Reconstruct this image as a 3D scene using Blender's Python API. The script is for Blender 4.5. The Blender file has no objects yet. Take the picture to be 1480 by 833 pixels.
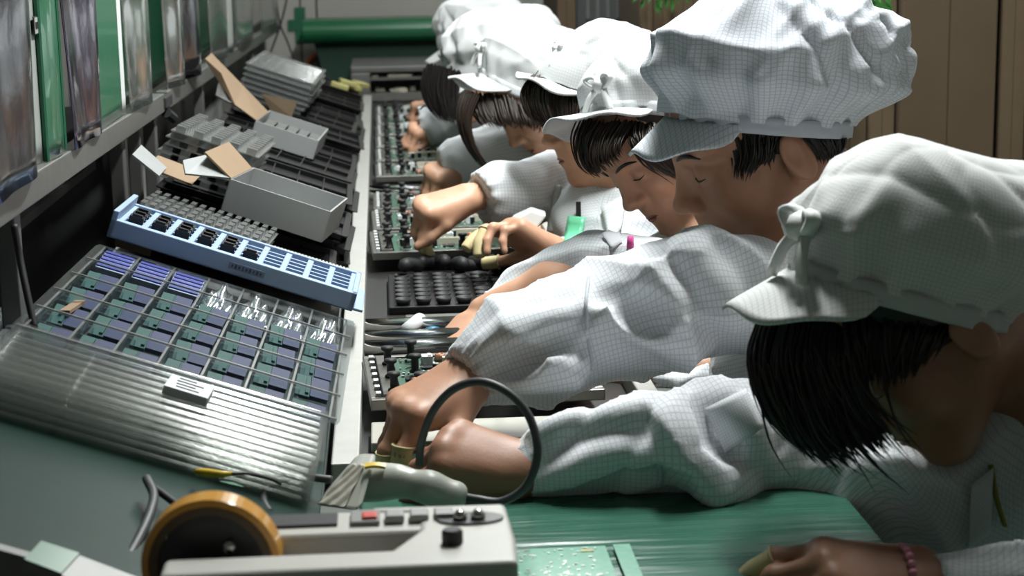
import bpy, math, random
import numpy as np
from mathutils import Matrix, Vector, Euler
random.seed(7); RNG = np.random.default_rng(7)
SC = bpy.context.scene
COL = SC.collection
# ---------------------------------------------------------------- camera
F = 2600.0; CX, CY = 740.0, 416.5
CAM = np.array([0, 0, 1.32]); ROLL = math.radians(1.8)
def nz(v):
    v = np.asarray(v, float); return v / np.linalg.norm(v)
_cy = nz([545 - CX, CY + 90, -F]); _z0 = np.array([-math.tan(ROLL), 1, 0])
_cz = nz(_z0 - _cy * _z0.dot(_cy)); _cx = np.cross(_cy, _cz)
RM = np.stack([_cx, _cy, _cz])                      # camera axes -> world
cd = bpy.data.cameras.new('camera'); cam = bpy.data.objects.new('camera', cd); COL.objects.link(cam)
M4 = Matrix([list(RM[i]) + [CAM[i]] for i in range(3)] + [[0, 0, 0, 1]])
cam.matrix_world = M4
cd.sensor_width = 36; cd.lens = F / 1480 * 36; cd.clip_start = .05; cd.clip_end = 60
cd.dof.use_dof = True; cd.dof.focus_distance = 2.35; cd.dof.aperture_fstop = 9
SC.camera = cam
# ---------------------------------------------------------------- world, lamps, exposure
w = bpy.data.worlds.new('world'); SC.world = w; w.use_nodes = True
w.node_tree.nodes['Background'].inputs[0].default_value = (.8, .9, 1, 1)
w.node_tree.nodes['Background'].inputs[1].default_value = .03
vs = SC.view_settings; vs.view_transform = 'Standard'; vs.look = 'None'; vs.exposure = -0.12; vs.gamma = 1; vs.use_curve_mapping = False
SC.cycles.transparent_max_bounces = 32; SC.cycles.max_bounces = 7; SC.cycles.diffuse_bounces = 3; SC.cycles.glossy_bounces = 3
SC.cycles.caustics_reflective = False; SC.cycles.caustics_refractive = False
SC.cycles.use_denoising = True
# lamps of the hall: (x, y, z, length along y, watts)
LAMPS = [(.5, 2.75, 2.75, 1.2, 96), (.5, 4.3, 2.75, 1.2, 28), (.5, 5.9, 2.75, 1.2, 24), (2.2, 2.6, 2.75, 1.2, 3), (2.2, 5.4, 2.75, 1.2, 4), (-1.3, 5.0, 2.75, 1.2, 5)]
LAMP_COL = (.97, 1.0, .98)

# ---------------------------------------------------------------- pixel helpers (measuring the photograph)
def ray(u, v): return RM @ np.array([(u - CX) / F, (CY - v) / F, -1.0])
def P(u, v, d): return CAM + ray(u, v) * d
def plane_hit(u, v, n, p0):
    r = ray(u, v); n = np.asarray(n, float); return CAM + r * (n.dot(np.asarray(p0, float) - CAM) / n.dot(r))
def pz(u, v, z): return plane_hit(u, v, [0, 0, 1], [0, 0, z])
def px(u, v, x): return plane_hit(u, v, [1, 0, 0], [x, 0, 0])
def py(u, v, y): return plane_hit(u, v, [0, 1, 0], [0, y, 0])
# ---------------------------------------------------------------- materials
MATS = {}
def mat(name, col, rough=.5, metal=0., var=.08, scale=40., bump=.0, bscale=200., spec=.5, trans=0., emit=None, estr=0., coat=0., sheen=0.):
    if name in MATS: return MATS[name]
    m = bpy.data.materials.new(name); m.use_nodes = True; MATS[name] = m
    nt = m.node_tree; b = nt.nodes['Principled BSDF']
    tc = nt.nodes.new('ShaderNodeTexCoord'); n = nt.nodes.new('ShaderNodeTexNoise')
    n.inputs['Scale'].default_value = scale; n.inputs['Detail'].default_value = 4
    nt.links.new(tc.outputs['Object'], n.inputs['Vector'])
    r = nt.nodes.new('ShaderNodeMix'); r.data_type = 'RGBA'
    c = np.array(col[:3])
    r.inputs[6].default_value = (*np.clip(c * (1 - var), 0, 1), 1); r.inputs[7].default_value = (*np.clip(c * (1 + var), 0, 1), 1)
    nt.links.new(n.outputs['Fac'], r.inputs[0]); nt.links.new(r.outputs[2], b.inputs['Base Color'])
    b.inputs['Roughness'].default_value = rough; b.inputs['Metallic'].default_value = metal
    b.inputs['Specular IOR Level'].default_value = spec; b.inputs['Transmission Weight'].default_value = trans
    b.inputs['Coat Weight'].default_value = coat; b.inputs['Sheen Weight'].default_value = sheen
    if emit: b.inputs['Emission Color'].default_value = (*emit, 1); b.inputs['Emission Strength'].default_value = estr
    if bump:
        n2 = nt.nodes.new('ShaderNodeTexNoise'); n2.inputs['Scale'].default_value = bscale; n2.inputs['Detail'].default_value = 3
        nt.links.new(tc.outputs['Object'], n2.inputs['Vector'])
        bp = nt.nodes.new('ShaderNodeBump'); bp.inputs['Strength'].default_value = bump; bp.inputs['Distance'].default_value = .002
        nt.links.new(n2.outputs['Fac'], bp.inputs['Height']); nt.links.new(bp.outputs['Normal'], b.inputs['Normal'])
    return m
def clear_mat(name, tint=(.9, .93, .95), gloss=.12, rough=.08, haze=.04, hcol=(.75, .8, .82), bmp=.05):
    """thin clear plastic: lets light through, with a sheen and a little milkiness"""
    if name in MATS: return MATS[name]
    m = bpy.data.materials.new(name); m.use_nodes = True; MATS[name] = m
    nt = m.node_tree; nt.nodes.remove(nt.nodes['Principled BSDF']); out = nt.nodes['Material Output']
    t = nt.nodes.new('ShaderNodeBsdfTransparent'); t.inputs[0].default_value = (*tint, 1)
    g = nt.nodes.new('ShaderNodeBsdfGlossy'); g.inputs['Roughness'].default_value = rough; g.inputs[0].default_value = (1, 1, 1, 1)
    d = nt.nodes.new('ShaderNodeBsdfDiffuse'); d.inputs[0].default_value = (*hcol, 1)
    tc = nt.nodes.new('ShaderNodeTexCoord'); n = nt.nodes.new('ShaderNodeTexNoise'); n.inputs['Scale'].default_value = 60
    nt.links.new(tc.outputs['Object'], n.inputs['Vector'])
    bp = nt.nodes.new('ShaderNodeBump'); bp.inputs['Strength'].default_value = bmp; bp.inputs['Distance'].default_value = .003
    nt.links.new(n.outputs['Fac'], bp.inputs['Height']); nt.links.new(bp.outputs['Normal'], g.inputs['Normal'])
    lw = nt.nodes.new('ShaderNodeLayerWeight'); lw.inputs[0].default_value = .35
    mr = nt.nodes.new('ShaderNodeMapRange'); mr.inputs['To Min'].default_value = gloss * .5; mr.inputs['To Max'].default_value = min(1, gloss * 5)
    nt.links.new(lw.outputs['Facing'], mr.inputs['Value'])
    m1 = nt.nodes.new('ShaderNodeMixShader'); m1.inputs[0].default_value = haze
    nt.links.new(t.outputs[0], m1.inputs[1]); nt.links.new(d.outputs[0], m1.inputs[2])
    m2 = nt.nodes.new('ShaderNodeMixShader'); nt.links.new(mr.outputs[0], m2.inputs[0])
    nt.links.new(m1.outputs[0], m2.inputs[1]); nt.links.new(g.outputs[0], m2.inputs[2]); nt.links.new(m2.outputs[0], out.inputs[0])
    return m
def cloth_mat(name, base, line, pitch=.005, lw_=.16):
    """white anti-static cloth: fine dark thread grid in UV metres"""
    m = mat(name, base, rough=.85, var=.05, scale=9, bump=.25, bscale=700, spec=.2, sheen=.15)
    nt = m.node_tree; b = nt.nodes['Principled BSDF']
    uv = nt.nodes.new('ShaderNodeUVMap'); uv.uv_map = 'UVMap'
    sp = nt.nodes.new('ShaderNodeSeparateXYZ'); nt.links.new(uv.outputs[0], sp.inputs[0])
    outs = []
    for ax in (0, 1):
        a = nt.nodes.new('ShaderNodeMath'); a.operation = 'DIVIDE'; a.inputs[1].default_value = pitch; nt.links.new(sp.outputs[ax], a.inputs[0])
        f = nt.nodes.new('ShaderNodeMath'); f.operation = 'FRACT'; nt.links.new(a.outputs[0], f.inputs[0])
        l = nt.nodes.new('ShaderNodeMath'); l.operation = 'LESS_THAN'; l.inputs[1].default_value = lw_; nt.links.new(f.outputs[0], l.inputs[0]); outs.append(l)
    mx = nt.nodes.new('ShaderNodeMath'); mx.operation = 'MAXIMUM'; nt.links.new(outs[0].outputs[0], mx.inputs[0]); nt.links.new(outs[1].outputs[0], mx.inputs[1])
    old = b.inputs['Base Color'].links[0].from_socket
    mm = nt.nodes.new('ShaderNodeMix'); mm.data_type = 'RGBA'; mm.inputs[7].default_value = (*line, 1)
    nt.links.new(mx.outputs[0], mm.inputs[0]); nt.links.new(old, mm.inputs[6]); nt.links.new(mm.outputs[2], b.inputs['Base Color'])
    return m
def skin_mat(name, base, lip):
    m = bpy.data.materials.new(name); m.use_nodes = True; MATS[name] = m
    nt = m.node_tree; b = nt.nodes['Principled BSDF']
    at = nt.nodes.new('ShaderNodeAttribute'); at.attribute_name = 'lip'
    tc = nt.nodes.new('ShaderNodeTexCoord'); n = nt.nodes.new('ShaderNodeTexNoise'); n.inputs['Scale'].default_value = 60; n.inputs['Detail'].default_value = 5
    nt.links.new(tc.outputs['Object'], n.inputs['Vector'])
    r = nt.nodes.new('ShaderNodeMix'); r.data_type = 'RGBA'; c = np.array(base)
    r.inputs[6].default_value = (*(c * .88), 1); r.inputs[7].default_value = (*(c * 1.1), 1); nt.links.new(n.outputs['Fac'], r.inputs[0])
    r2 = nt.nodes.new('ShaderNodeMix'); r2.data_type = 'RGBA'; r2.inputs[7].default_value = (*lip, 1)
    nt.links.new(at.outputs['Fac'], r2.inputs[0]); nt.links.new(r.outputs[2], r2.inputs[6]); nt.links.new(r2.outputs[2], b.inputs['Base Color'])
    b.inputs['Roughness'].default_value = .5; b.inputs['Subsurface Weight'].default_value = .15
    b.inputs['Subsurface Radius'].default_value = (.012, .005, .003); b.inputs['Subsurface Scale'].default_value = .5
    n2 = nt.nodes.new('ShaderNodeTexNoise'); n2.inputs['Scale'].default_value = 450
    nt.links.new(tc.outputs['Object'], n2.inputs['Vector'])
    bp = nt.nodes.new('ShaderNodeBump'); bp.inputs['Strength'].default_value = .15; bp.inputs['Distance'].default_value = .001
    nt.links.new(n2.outputs['Fac'], bp.inputs['Height']); nt.links.new(bp.outputs['Normal'], b.inputs['Normal'])
    return m
# ---------------------------------------------------------------- objects
MW = {}
def tag(o, label=None, cat=None, group=None, kind=None):
    if label: o['label'] = label
    if cat: o['category'] = cat
    if group: o['group'] = group
    if kind: o['kind'] = kind
    return o
def rmat(rot): return Euler(rot).to_matrix() if not isinstance(rot, Matrix) else rot
def thing(name, label, cat, loc=(0, 0, 0), rot=(0, 0, 0), group=None):
    o = bpy.data.objects.new(name, None); COL.objects.link(o); o.empty_display_size = .03
    o.location = Vector([float(x) for x in loc]); o.rotation_euler = rot if not isinstance(rot, Matrix) else rot.to_euler()
    MW[o.name] = Matrix.Translation(o.location) @ rmat(rot).to_4x4()
    return tag(o, label, cat, group)
def link(me, name, m, parent=None, local=True, loc=None, rot=None):
    o = bpy.data.objects.new(name, me); COL.objects.link(o)
    if m is not None and not me.materials: me.materials.append(m)
    L = Matrix.Identity(4)
    if loc is not None or rot is not None:
        L = Matrix.Translation(Vector([float(x) for x in (loc if loc is not None else (0, 0, 0))])) @ rmat(rot or (0, 0, 0)).to_4x4()
        o.location = L.to_translation(); o.rotation_euler = L.to_euler()
    if parent is not None:
        o.parent = parent
        if not local: o.matrix_parent_inverse = MW[parent.name].inverted(); MW[o.name] = L
        else: MW[o.name] = MW[parent.name] @ L
    else: MW[o.name] = L
    return o
def dup(root, loc=None, rot=None, label=None, group=None):
    r = root.copy(); COL.objects.link(r)
    if loc is not None: r.location = Vector([float(x) for x in loc])
    if rot is not None: r.rotation_euler = rot
    if label: r['label'] = label
    if group: r['group'] = group
    for ch in list(root.children):
        c = ch.copy(); COL.objects.link(c); c.parent = r
        for g in ch.children:
            e = g.copy(); COL.objects.link(e); e.parent = c
    return r
class MB:
    def __init__(s): s.v = []; s.f = []; s.uv = None
    def add(s, v, f):
        n = len(s.v); s.v += [tuple(map(float, p)) for p in v]; s.f += [tuple(i + n for i in q) for q in f]; return s
    def box(s, c, d, rot=None):
        x, y, z = [k / 2 for k in d]
        v = np.array([(a * x, b * y, e * z) for e in (-1, 1) for b in (-1, 1) for a in (-1, 1)])
        if rot is not None: v = v @ np.array(rmat(rot)).T
        return s.add(v + np.asarray(c, float), [(0, 2, 3, 1), (4, 5, 7, 6), (0, 1, 5, 4), (2, 6, 7, 3), (0, 4, 6, 2), (1, 3, 7, 5)])
    def tube(s, pts, r, n=8, cap=True, flat=1.0, ref=None):
        pts = np.asarray(pts, float); m = len(pts); r = np.broadcast_to(np.asarray(r, float), (m,))
        t = np.gradient(pts, axis=0) if m > 2 else np.repeat((pts[1] - pts[0])[None], m, 0)
        t /= np.linalg.norm(t, axis=1)[:, None] + 1e-12
        a = np.array(ref if ref is not None else ([0, 0, 1] if abs(t[0][2]) < .9 else [1, 0, 0]), float)
        V = []
        for i in range(m):
            a = a - t[i] * a.dot(t[i]); a /= np.linalg.norm(a) + 1e-12; b = np.cross(t[i], a)
            for k in range(n):
                q = 2 * math.pi * k / n; V.append(pts[i] + r[i] * (math.cos(q) * a * flat + math.sin(q) * b))
        Fc = [(i * n + k, i * n + (k + 1) % n, (i + 1) * n + (k + 1) % n, (i + 1) * n + k) for i in range(m - 1) for k in range(n)]
        if cap: Fc += [tuple(range(n - 1, -1, -1)), tuple((m - 1) * n + k for k in range(n))]
        return s.add(V, Fc)
    def lathe(s, prof, n=24, c=(0, 0, 0), rot=None, close=False):
        V = np.array([(r * math.cos(2 * math.pi * k / n), r * math.sin(2 * math.pi * k / n), z) for r, z in prof for k in range(n)])
        if rot is not None: V = V @ np.array(rmat(rot)).T
        m = len(prof); Fc = [(i * n + k, i * n + (k + 1) % n, (i + 1) * n + (k + 1) % n, (i + 1) * n + k) for i in range(m - 1) for k in range(n)]
        if close: Fc += [((m - 1) * n + k, (m - 1) * n + (k + 1) % n, (k + 1) % n, k) for k in range(n)]
        else: Fc += [tuple(range(n - 1, -1, -1)), tuple((m - 1) * n + k for k in range(n))]
        return s.add(V + np.asarray(c, float), Fc)
    def prism(s, poly, h0, h1, fr=None):
        """poly in local xy, extruded along local z; fr=(origin, ex, ey, ez)"""
        n = len(poly); V = np.array([(x, y, h0) for x, y in poly] + [(x, y, h1) for x, y in poly], float)
        if fr is not None: V = fr[0] + V[:, :1] * fr[1] + V[:, 1:2] * fr[2] + V[:, 2:] * fr[3]
        return s.add(V, [tuple(range(n - 1, -1, -1)), tuple(range(n, 2 * n))] + [(i, (i + 1) % n, n + (i + 1) % n, n + i) for i in range(n)])
    def grid(s, fn, nu, nv, wrap=False):
        V = [fn(i / (nu if wrap else nu - 1), j / (nv - 1)) for j in range(nv) for i in range(nu)]
        return s.add(V, [(j * nu + i, j * nu + (i + 1) % nu, (j + 1) * nu + (i + 1) % nu, (j + 1) * nu + i) for j in range(nv - 1) for i in range(nu if wrap else nu - 1)])
    def mesh(s, name, smooth=False):
        me = bpy.data.meshes.new(name); me.from_pydata(s.v, [], s.f); me.update()
        if smooth: me.polygons.foreach_set('use_smooth', [True] * len(me.polygons))
        if s.uv is not None:
            l = me.uv_layers.new(name='UVMap'); vi = np.empty(len(me.loops), int); me.loops.foreach_get('vertex_index', vi)
            l.data.foreach_set('uv', np.asarray(s.uv, np.float32)[vi].ravel())
        return me
    def build(s, name, m, parent=None, local=True, smooth=False, bevel=0, solid=0, sub=0, loc=None, rot=None, seg=2):
        o = link(s.mesh(name, smooth or sub > 0), name, m, parent, local, loc, rot)
        if solid: q = o.modifiers.new('s', 'SOLIDIFY'); q.thickness = solid; q.offset = 0
        if bevel: q = o.modifiers.new('b', 'BEVEL'); q.width = bevel; q.segments = seg; q.limit_method = 'ANGLE'; q.angle_limit = .6
        if sub: q = o.modifiers.new('u', 'SUBSURF'); q.levels = sub; q.render_levels = sub
        return o
def spline(pts, n=40):
    """Catmull-Rom through pts (rows may carry extra columns)"""
    p = np.asarray(pts, float); p = np.vstack([2 * p[0] - p[1], p, 2 * p[-1] - p[-2]]); k = len(p) - 3; out = []
    for q in np.linspace(0, k - 1e-9, n):
        i = int(q); t = q - i; a, b, c, d = p[i:i + 4]
        out.append(.5 * (2 * b + (c - a) * t + (2 * a - 5 * b + 4 * c - d) * t * t + (3 * b - a - 3 * c + d) * t ** 3))
    return np.array(out)
# ---------------------------------------------------------------- implicit surfaces (bodies, smocks, hair)
class RC:   # round cone
    def __init__(s, a, b, ra, rb, k=.02, op=1): s.a = np.array(a, float); s.b = np.array(b, float); s.ra = ra; s.rb = rb; s.k = k; s.op = op
    def d(s, p):
        T = p.dtype.type; ab = (s.b - s.a).astype(p.dtype); L = T(ab.dot(ab) + 1e-12); pa = p - s.a.astype(p.dtype); pd = pa @ ab; t = np.clip(pd / L, 0, 1)
        d2 = np.einsum('ij,ij->i', pa, pa) - 2 * t * pd + t * t * L
        return np.sqrt(np.maximum(d2, 0)) - (T(s.ra) + T(s.rb - s.ra) * t)
    def bb(s):
        r = max(s.ra, s.rb); return np.minimum(s.a, s.b) - r, np.maximum(s.a, s.b) + r
class EL:   # ellipsoid
    def __init__(s, c, r, R=None, k=.02, op=1): s.c = np.array(c, float); s.r = np.array(r, float); s.R = np.eye(3) if R is None else R; s.k = k; s.op = op
    def d(s, p):
        r_ = s.r.astype(p.dtype); q = ((p - s.c.astype(p.dtype)) @ s.R.astype(p.dtype)) / r_; k0 = np.sqrt(np.einsum('ij,ij->i', q, q)); q = q / r_; k1 = np.sqrt(np.einsum('ij,ij->i', q, q)) + 1e-9
        return np.where(k0 < 1e-3, -s.r.min(), k0 * (k0 - 1) / k1)
    def bb(s): m = s.r.max(); return s.c - m, s.c + m
class HP:   # half space cut: removes where (p-c).n > 0, limited to radius R round c
    def __init__(s, c, n, R=.2, k=.004): s.c = np.array(c, float); s.n = nz(n); s.Rr = R; s.k = k; s.op = -1
    def d(s, p): return np.maximum(-((p - s.c) @ s.n), np.linalg.norm(p - s.c, axis=1) - s.Rr)
    def bb(s): return None
def sd(prims, p):
    d = np.full(len(p), .3)
    for q in prims:
        e = q.d(p); k = q.k
        if q.op == 1: h = np.maximum(k - np.abs(d - e), 0) / k; d = np.minimum(d, e) - h * h * k * .25
        else: e = -e; h = np.maximum(k - np.abs(d - e), 0) / k; d = np.maximum(d, e) + h * h * k * .25
    return d
def sdf_mesh(prims, vox, disp=None, B=6):
    bbs = [q.bb() for q in prims if q.op == 1]
    lo = np.min([b[0] for b in bbs], 0) - .02; hi = np.max([b[1] for b in bbs], 0) + .02
    C4 = 4 * B; nb4 = np.ceil((hi - lo) / (vox * C4)).astype(int); N = nb4 * C4 + 1
    G = np.full(N, 1., np.float32); dm = (.014 if disp is not None else 0.) + .005
    ops = np.array([q.op for q in prims]); ks = np.array([q.k for q in prims])
    b4 = np.argwhere(np.ones(nb4, bool)); d4 = sd(prims, lo + (b4 + .5) * C4 * vox); r4 = .87 * C4 * vox
    for i, j, k in b4[d4 < -(r4 + dm)]: G[i * C4:i * C4 + C4 + 1, j * C4:j * C4 + C4 + 1, k * C4:k * C4 + C4 + 1] = -1.
    sub = np.argwhere(np.ones((4, 4, 4), bool)); blk = (b4[np.abs(d4) <= r4 + dm][:, None] * 4 + sub[None]).reshape(-1, 3)
    ctr = lo + (blk + .5) * B * vox; D = np.stack([q.d(ctr) for q in prims]); hd = B * vox * .87; dall = sd(prims, ctr)
    for i, j, k in blk[dall < -(hd * 1.15 + dm)]: G[i * B:i * B + B + 1, j * B:j * B + B + 1, k * B:k * B + B + 1] = -1.
    act = np.abs(dall) <= hd * 1.15 + dm; blk = blk[act]; D = D[:, act]; amin = D[ops == 1].min(0)
    o = np.argwhere(np.ones((B + 1,) * 3, bool)).astype(np.float32)
    pts = (lo.astype(np.float32) + (blk[:, None] * B + o[None]).astype(np.float32) * np.float32(vox)); n3 = len(o)
    dd = np.full((len(blk), n3), .3, np.float32)
    for x, q in enumerate(prims):
        m = np.where(D[x] < (amin if q.op == 1 else 0) + 2 * hd + q.k + (0 if q.op == 1 else dm))[0]
        if not len(m): continue
        e = q.d(pts[m].reshape(-1, 3)).astype(np.float32).reshape(-1, n3); d = dd[m]; k = np.float32(q.k)
        if q.op == 1: h = np.maximum(k - np.abs(d - e), 0) / k; dd[m] = np.minimum(d, e) - h * h * k * np.float32(.25)
        else: e = -e; h = np.maximum(k - np.abs(d - e), 0) / k; dd[m] = np.maximum(d, e) + h * h * k * np.float32(.25)
    if disp is not None: dd += disp(pts.reshape(-1, 3)).reshape(-1, n3)
    idx = blk[:, None] * B + o[None].astype(int); G[idx[..., 0], idx[..., 1], idx[..., 2]] = dd
    S = G < 0
    cs = S[:-1, :-1, :-1].astype(np.int8)
    for a in range(2):
        for b in range(2):
            for c in range(2):
                if a + b + c: cs = cs + S[a:N[0] - 1 + a, b:N[1] - 1 + b, c:N[2] - 1 + c]
    act = np.argwhere((cs > 0) & (cs < 8)); M = N - 1
    key = (act[:, 0] * M[1] + act[:, 1]) * M[2] + act[:, 2]
    cor = np.array([(a, b, c) for a in range(2) for b in range(2) for c in range(2)])
    val = np.stack([G[act[:, 0] + c[0], act[:, 1] + c[1], act[:, 2] + c[2]] for c in cor], 1)
    acc = np.zeros((len(act), 3)); cnt = np.zeros(len(act))
    for x in range(8):
        for y in range(x + 1, 8):
            if np.abs(cor[x] - cor[y]).sum() == 1:
                m = (val[:, x] < 0) != (val[:, y] < 0); t = val[:, x] / (val[:, x] - val[:, y] + 1e-12)
                acc[m] += cor[x] + t[m, None] * (cor[y] - cor[x]); cnt[m] += 1
    V = lo + (act + acc / cnt[:, None]) * vox
    Q = []
    for ax in range(3):
        s0 = [slice(0, None)] * 3; s1 = [slice(0, None)] * 3; s0[ax] = slice(0, -1); s1[ax] = slice(1, None)
        A, Bb = S[tuple(s0)], S[tuple(s1)]; e = np.argwhere(A != Bb); a1, a2 = (ax + 1) % 3, (ax + 2) % 3
        ok = (e[:, a1] > 0) & (e[:, a2] > 0) & (e[:, a1] < M[a1]) & (e[:, a2] < M[a2]); e = e[ok]; flip = A[tuple(e.T)]
        ids = []
        for (o1, o2) in ((-1, -1), (0, -1), (0, 0), (-1, 0)):
            c = e.copy(); c[:, a1] += o1; c[:, a2] += o2; ids.append(np.searchsorted(key, (c[:, 0] * M[1] + c[:, 1]) * M[2] + c[:, 2]))
        q = np.stack(ids, 1); q[~flip] = q[~flip][:, ::-1]; Q.append(q)
    return V, np.vstack(Q)
def np_mesh(name, V, Q, uv_loop=None, attrs=None):
    me = bpy.data.meshes.new(name); me.vertices.add(len(V)); me.vertices.foreach_set('co', V.astype(np.float32).ravel())
    me.loops.add(Q.size); me.loops.foreach_set('vertex_index', Q.ravel().astype(np.int32))
    me.polygons.add(len(Q)); me.polygons.foreach_set('loop_start', np.arange(0, Q.size, 4, dtype=np.int32)); me.polygons.foreach_set('loop_total', np.full(len(Q), 4, np.int32))
    me.update(calc_edges=True); me.validate()
    me.polygons.foreach_set('use_smooth', np.ones(len(me.polygons), bool))
    if uv_loop is not None: l = me.uv_layers.new(name='UVMap'); l.data.foreach_set('uv', uv_loop.astype(np.float32).ravel())
    for k, a in (attrs or {}).items(): at = me.attributes.new(k, 'FLOAT', 'POINT'); at.data.foreach_set('value', a.astype(np.float32))
    return me
# ================================================================ the hall
M_wall = mat('wall_paint', (.40, .385, .36), .75, var=.06, scale=3, bump=.1, bscale=60)
M_floor = mat('floor_epoxy', (.12, .2, .16), .35, var=.12, scale=6)
M_ceil = mat('ceiling_paint', (.55, .55, .53), .9)
M_alu = mat('aluminium', (.27, .27, .255), .42, .8, var=.15, scale=30)
M_aludark = mat('aluminium_dark', (.16, .16, .155), .5, .6, var=.2, scale=25)
M_steel = mat('brushed_steel', (.22, .215, .20), .38, .8, var=.2, scale=80)
M_chrome = mat('chrome', (.62, .62, .60), .18, 1.0, var=.1, scale=120)
M_black = mat('black_plastic', (.008, .008, .009), .34, var=.2)
M_blackr = mat('black_rubber', (.012, .012, .013), .6, var=.2)
M_green = mat('green_mat', (.032, .115, .08), .24, var=.18, scale=9, bump=.35, bscale=7)
for n_ in M_green.node_tree.nodes:
    if n_.type == 'BUMP':
        mp = M_green.node_tree.nodes.new('ShaderNodeMapping'); mp.inputs['Scale'].default_value = (.35, 3.0, 1); tx = n_.inputs['Height'].links[0].from_node
        M_green.node_tree.links.new([q for q in M_green.node_tree.nodes if q.type == 'TEX_COORD'][0].outputs['Object'], mp.inputs['Vector']); M_green.node_tree.links.new(mp.outputs[0], tx.inputs['Vector']); n_.inputs['Distance'].default_value = .02
M_greenp = mat('green_panel', (.012, .12, .055), .4, var=.2, scale=8)
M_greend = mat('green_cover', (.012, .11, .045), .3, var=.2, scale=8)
M_card = mat('cardboard', (.105, .072, .04), .85, var=.12, scale=14, bump=.15, bscale=90)
M_cardl = mat('cardboard_light', (.26, .18, .11), .8, var=.1, scale=14)
M_whitecard = mat('white_card', (.30, .31, .31), .6, var=.05)
M_paper = mat('white_paper', (.62, .64, .64), .7, var=.04)
M_cream = mat('cream_plastic', (.55, .52, .42), .45, var=.05)
M_pcb = mat('pcb_green', (.035, .10, .065), .4, var=.6, scale=220)
M_silver = mat('silver_solder', (.62, .62, .60), .3, .85)
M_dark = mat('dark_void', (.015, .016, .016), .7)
def struct(mb, name, m, **k):
    o = mb.build(name, m, **k); o['kind'] = 'structure'; return o
struct(MB().box((.5, 3, -.05), (5.6, 9.4, .1)), 'floor', M_floor)
struct(MB().box((.5, 3, 2.95), (5.6, 9.4, .1)), 'ceiling', M_ceil)
struct(MB().box((-2.25, 3, 1.45), (.1, 9.4, 2.9)), 'wall_left', M_wall)
struct(MB().box((3.25, 3, 1.45), (.1, 9.4, 2.9)), 'wall_right', M_wall)
struct(MB().box((.5, -1.65, 1.45), (5.6, .1, 2.9)), 'wall_front', M_wall)
wb = struct(MB().box((.5, 7.70, 1.45), (5.6, .06, 2.9)), 'wall_back', M_dark)
xs = [-2.2, -1.3, -.33, -.262, .7, 1.65, 2.5, 3.2]
for i in range(len(xs) - 1):
    w_ = xs[i + 1] - xs[i] - .006
    MB().box(((xs[i] + xs[i + 1]) / 2, 7.655, 1.45), (w_, .03, 2.86)).build('panel', M_wall, wb, local=False, bevel=.003)
# lamps: twin-tube fittings, each carrying its own light
M_tube = mat('lit_tube', (1, 1, 1), .5, emit=LAMP_COL, estr=6)
M_house = mat('lamp_housing', (.7, .7, .7), .5)
for i, (x, y, z, ln, wt) in enumerate(LAMPS):
    where = ['over the nearest stretch of the line', 'over the middle of the line', 'over the far end of the line', 'over the cartons, near', 'over the cartons, far', 'far left beyond the rack'][i]
    t = thing('fluorescent_lamp', 'white twin-tube fluorescent fitting ' + where, 'lamp', (x, y, z), group='ceiling lamps')
    MB().prism([(-.09, 0), (.09, 0), (.04, .06), (-.04, .06)], -ln / 2 - .03, ln / 2 + .03, (np.zeros(3), np.array([1., 0, 0]), np.array([0, 0, 1.]), np.array([0, -1., 0]))).build('housing', M_house, t)
    for sx in (-.045, .045): MB().tube([(sx, -ln / 2, -.018), (sx, ln / 2, -.018)], .013, 10).build('tube', M_tube, t)
    for sy in (-1, 1): MB().tube([(0, sy * ln * .4, .06), (0, sy * ln * .4, 2.9 - z)], .004, 6).build('hanger', M_house, t)
    ld = bpy.data.lights.new('tube_light', 'AREA'); ld.shape = 'RECTANGLE'; ld.size = .16; ld.size_y = ln; ld.energy = wt; ld.color = LAMP_COL
    lo_ = bpy.data.objects.new('tube_light', ld); COL.objects.link(lo_); lo_.parent = t; lo_.location = (0, 0, -.036)
# wall marks
t = thing('tape_cross', 'green tape cross stuck on the far beige wall', 'tape', py(434, 36, 7.635))
a, b_ = py(432, 10, 7.635), py(438, 61, 7.635); g0, g1 = py(414, 34, 7.635), py(446, 36, 7.635)
MB().box((0, -.002, 0), (.045, .002, a[2] - b_[2])).build('strip', M_greenp, t)
MB().box((.004, -.004, .0), (.11, .002, .045)).build('strip', M_greenp, t)
def cable(name, label, px_pts, r, m, cat='cable', n=30, w_=8):
    pts = spline([P(*p) for p in px_pts], n); o = MB().tube(pts, r, w_).build(name, m, smooth=True); return tag(o, label, cat)
cable('hanging_cable', 'thin black cable hanging from upper right across the far wall', [(418, -25, 6.9), (412, 10, 6.9), (404, 40, 6.9), (390, 80, 6.9), (378, 130, 6.85)], .004, M_blackr)
cable('hanging_cable', 'thin black cable slanting down to the right on the far wall', [(396, -20, 7.0), (404, 32, 7.0), (416, 62, 7.0), (428, 98, 7.0), (434, 130, 7.0)], .004, M_blackr)
M_orange = mat('orange_plastic', (.6, .13, .03), .5)
tag(MB().tube([py(443, 97, 7.625), py(447, 88, 7.622), py(453, 82, 7.622), py(455, 80, 7.65)], .012, 8).build('orange_plug', M_orange, smooth=True), 'small orange plug by the far wall under the green cover', 'plug')
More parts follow.
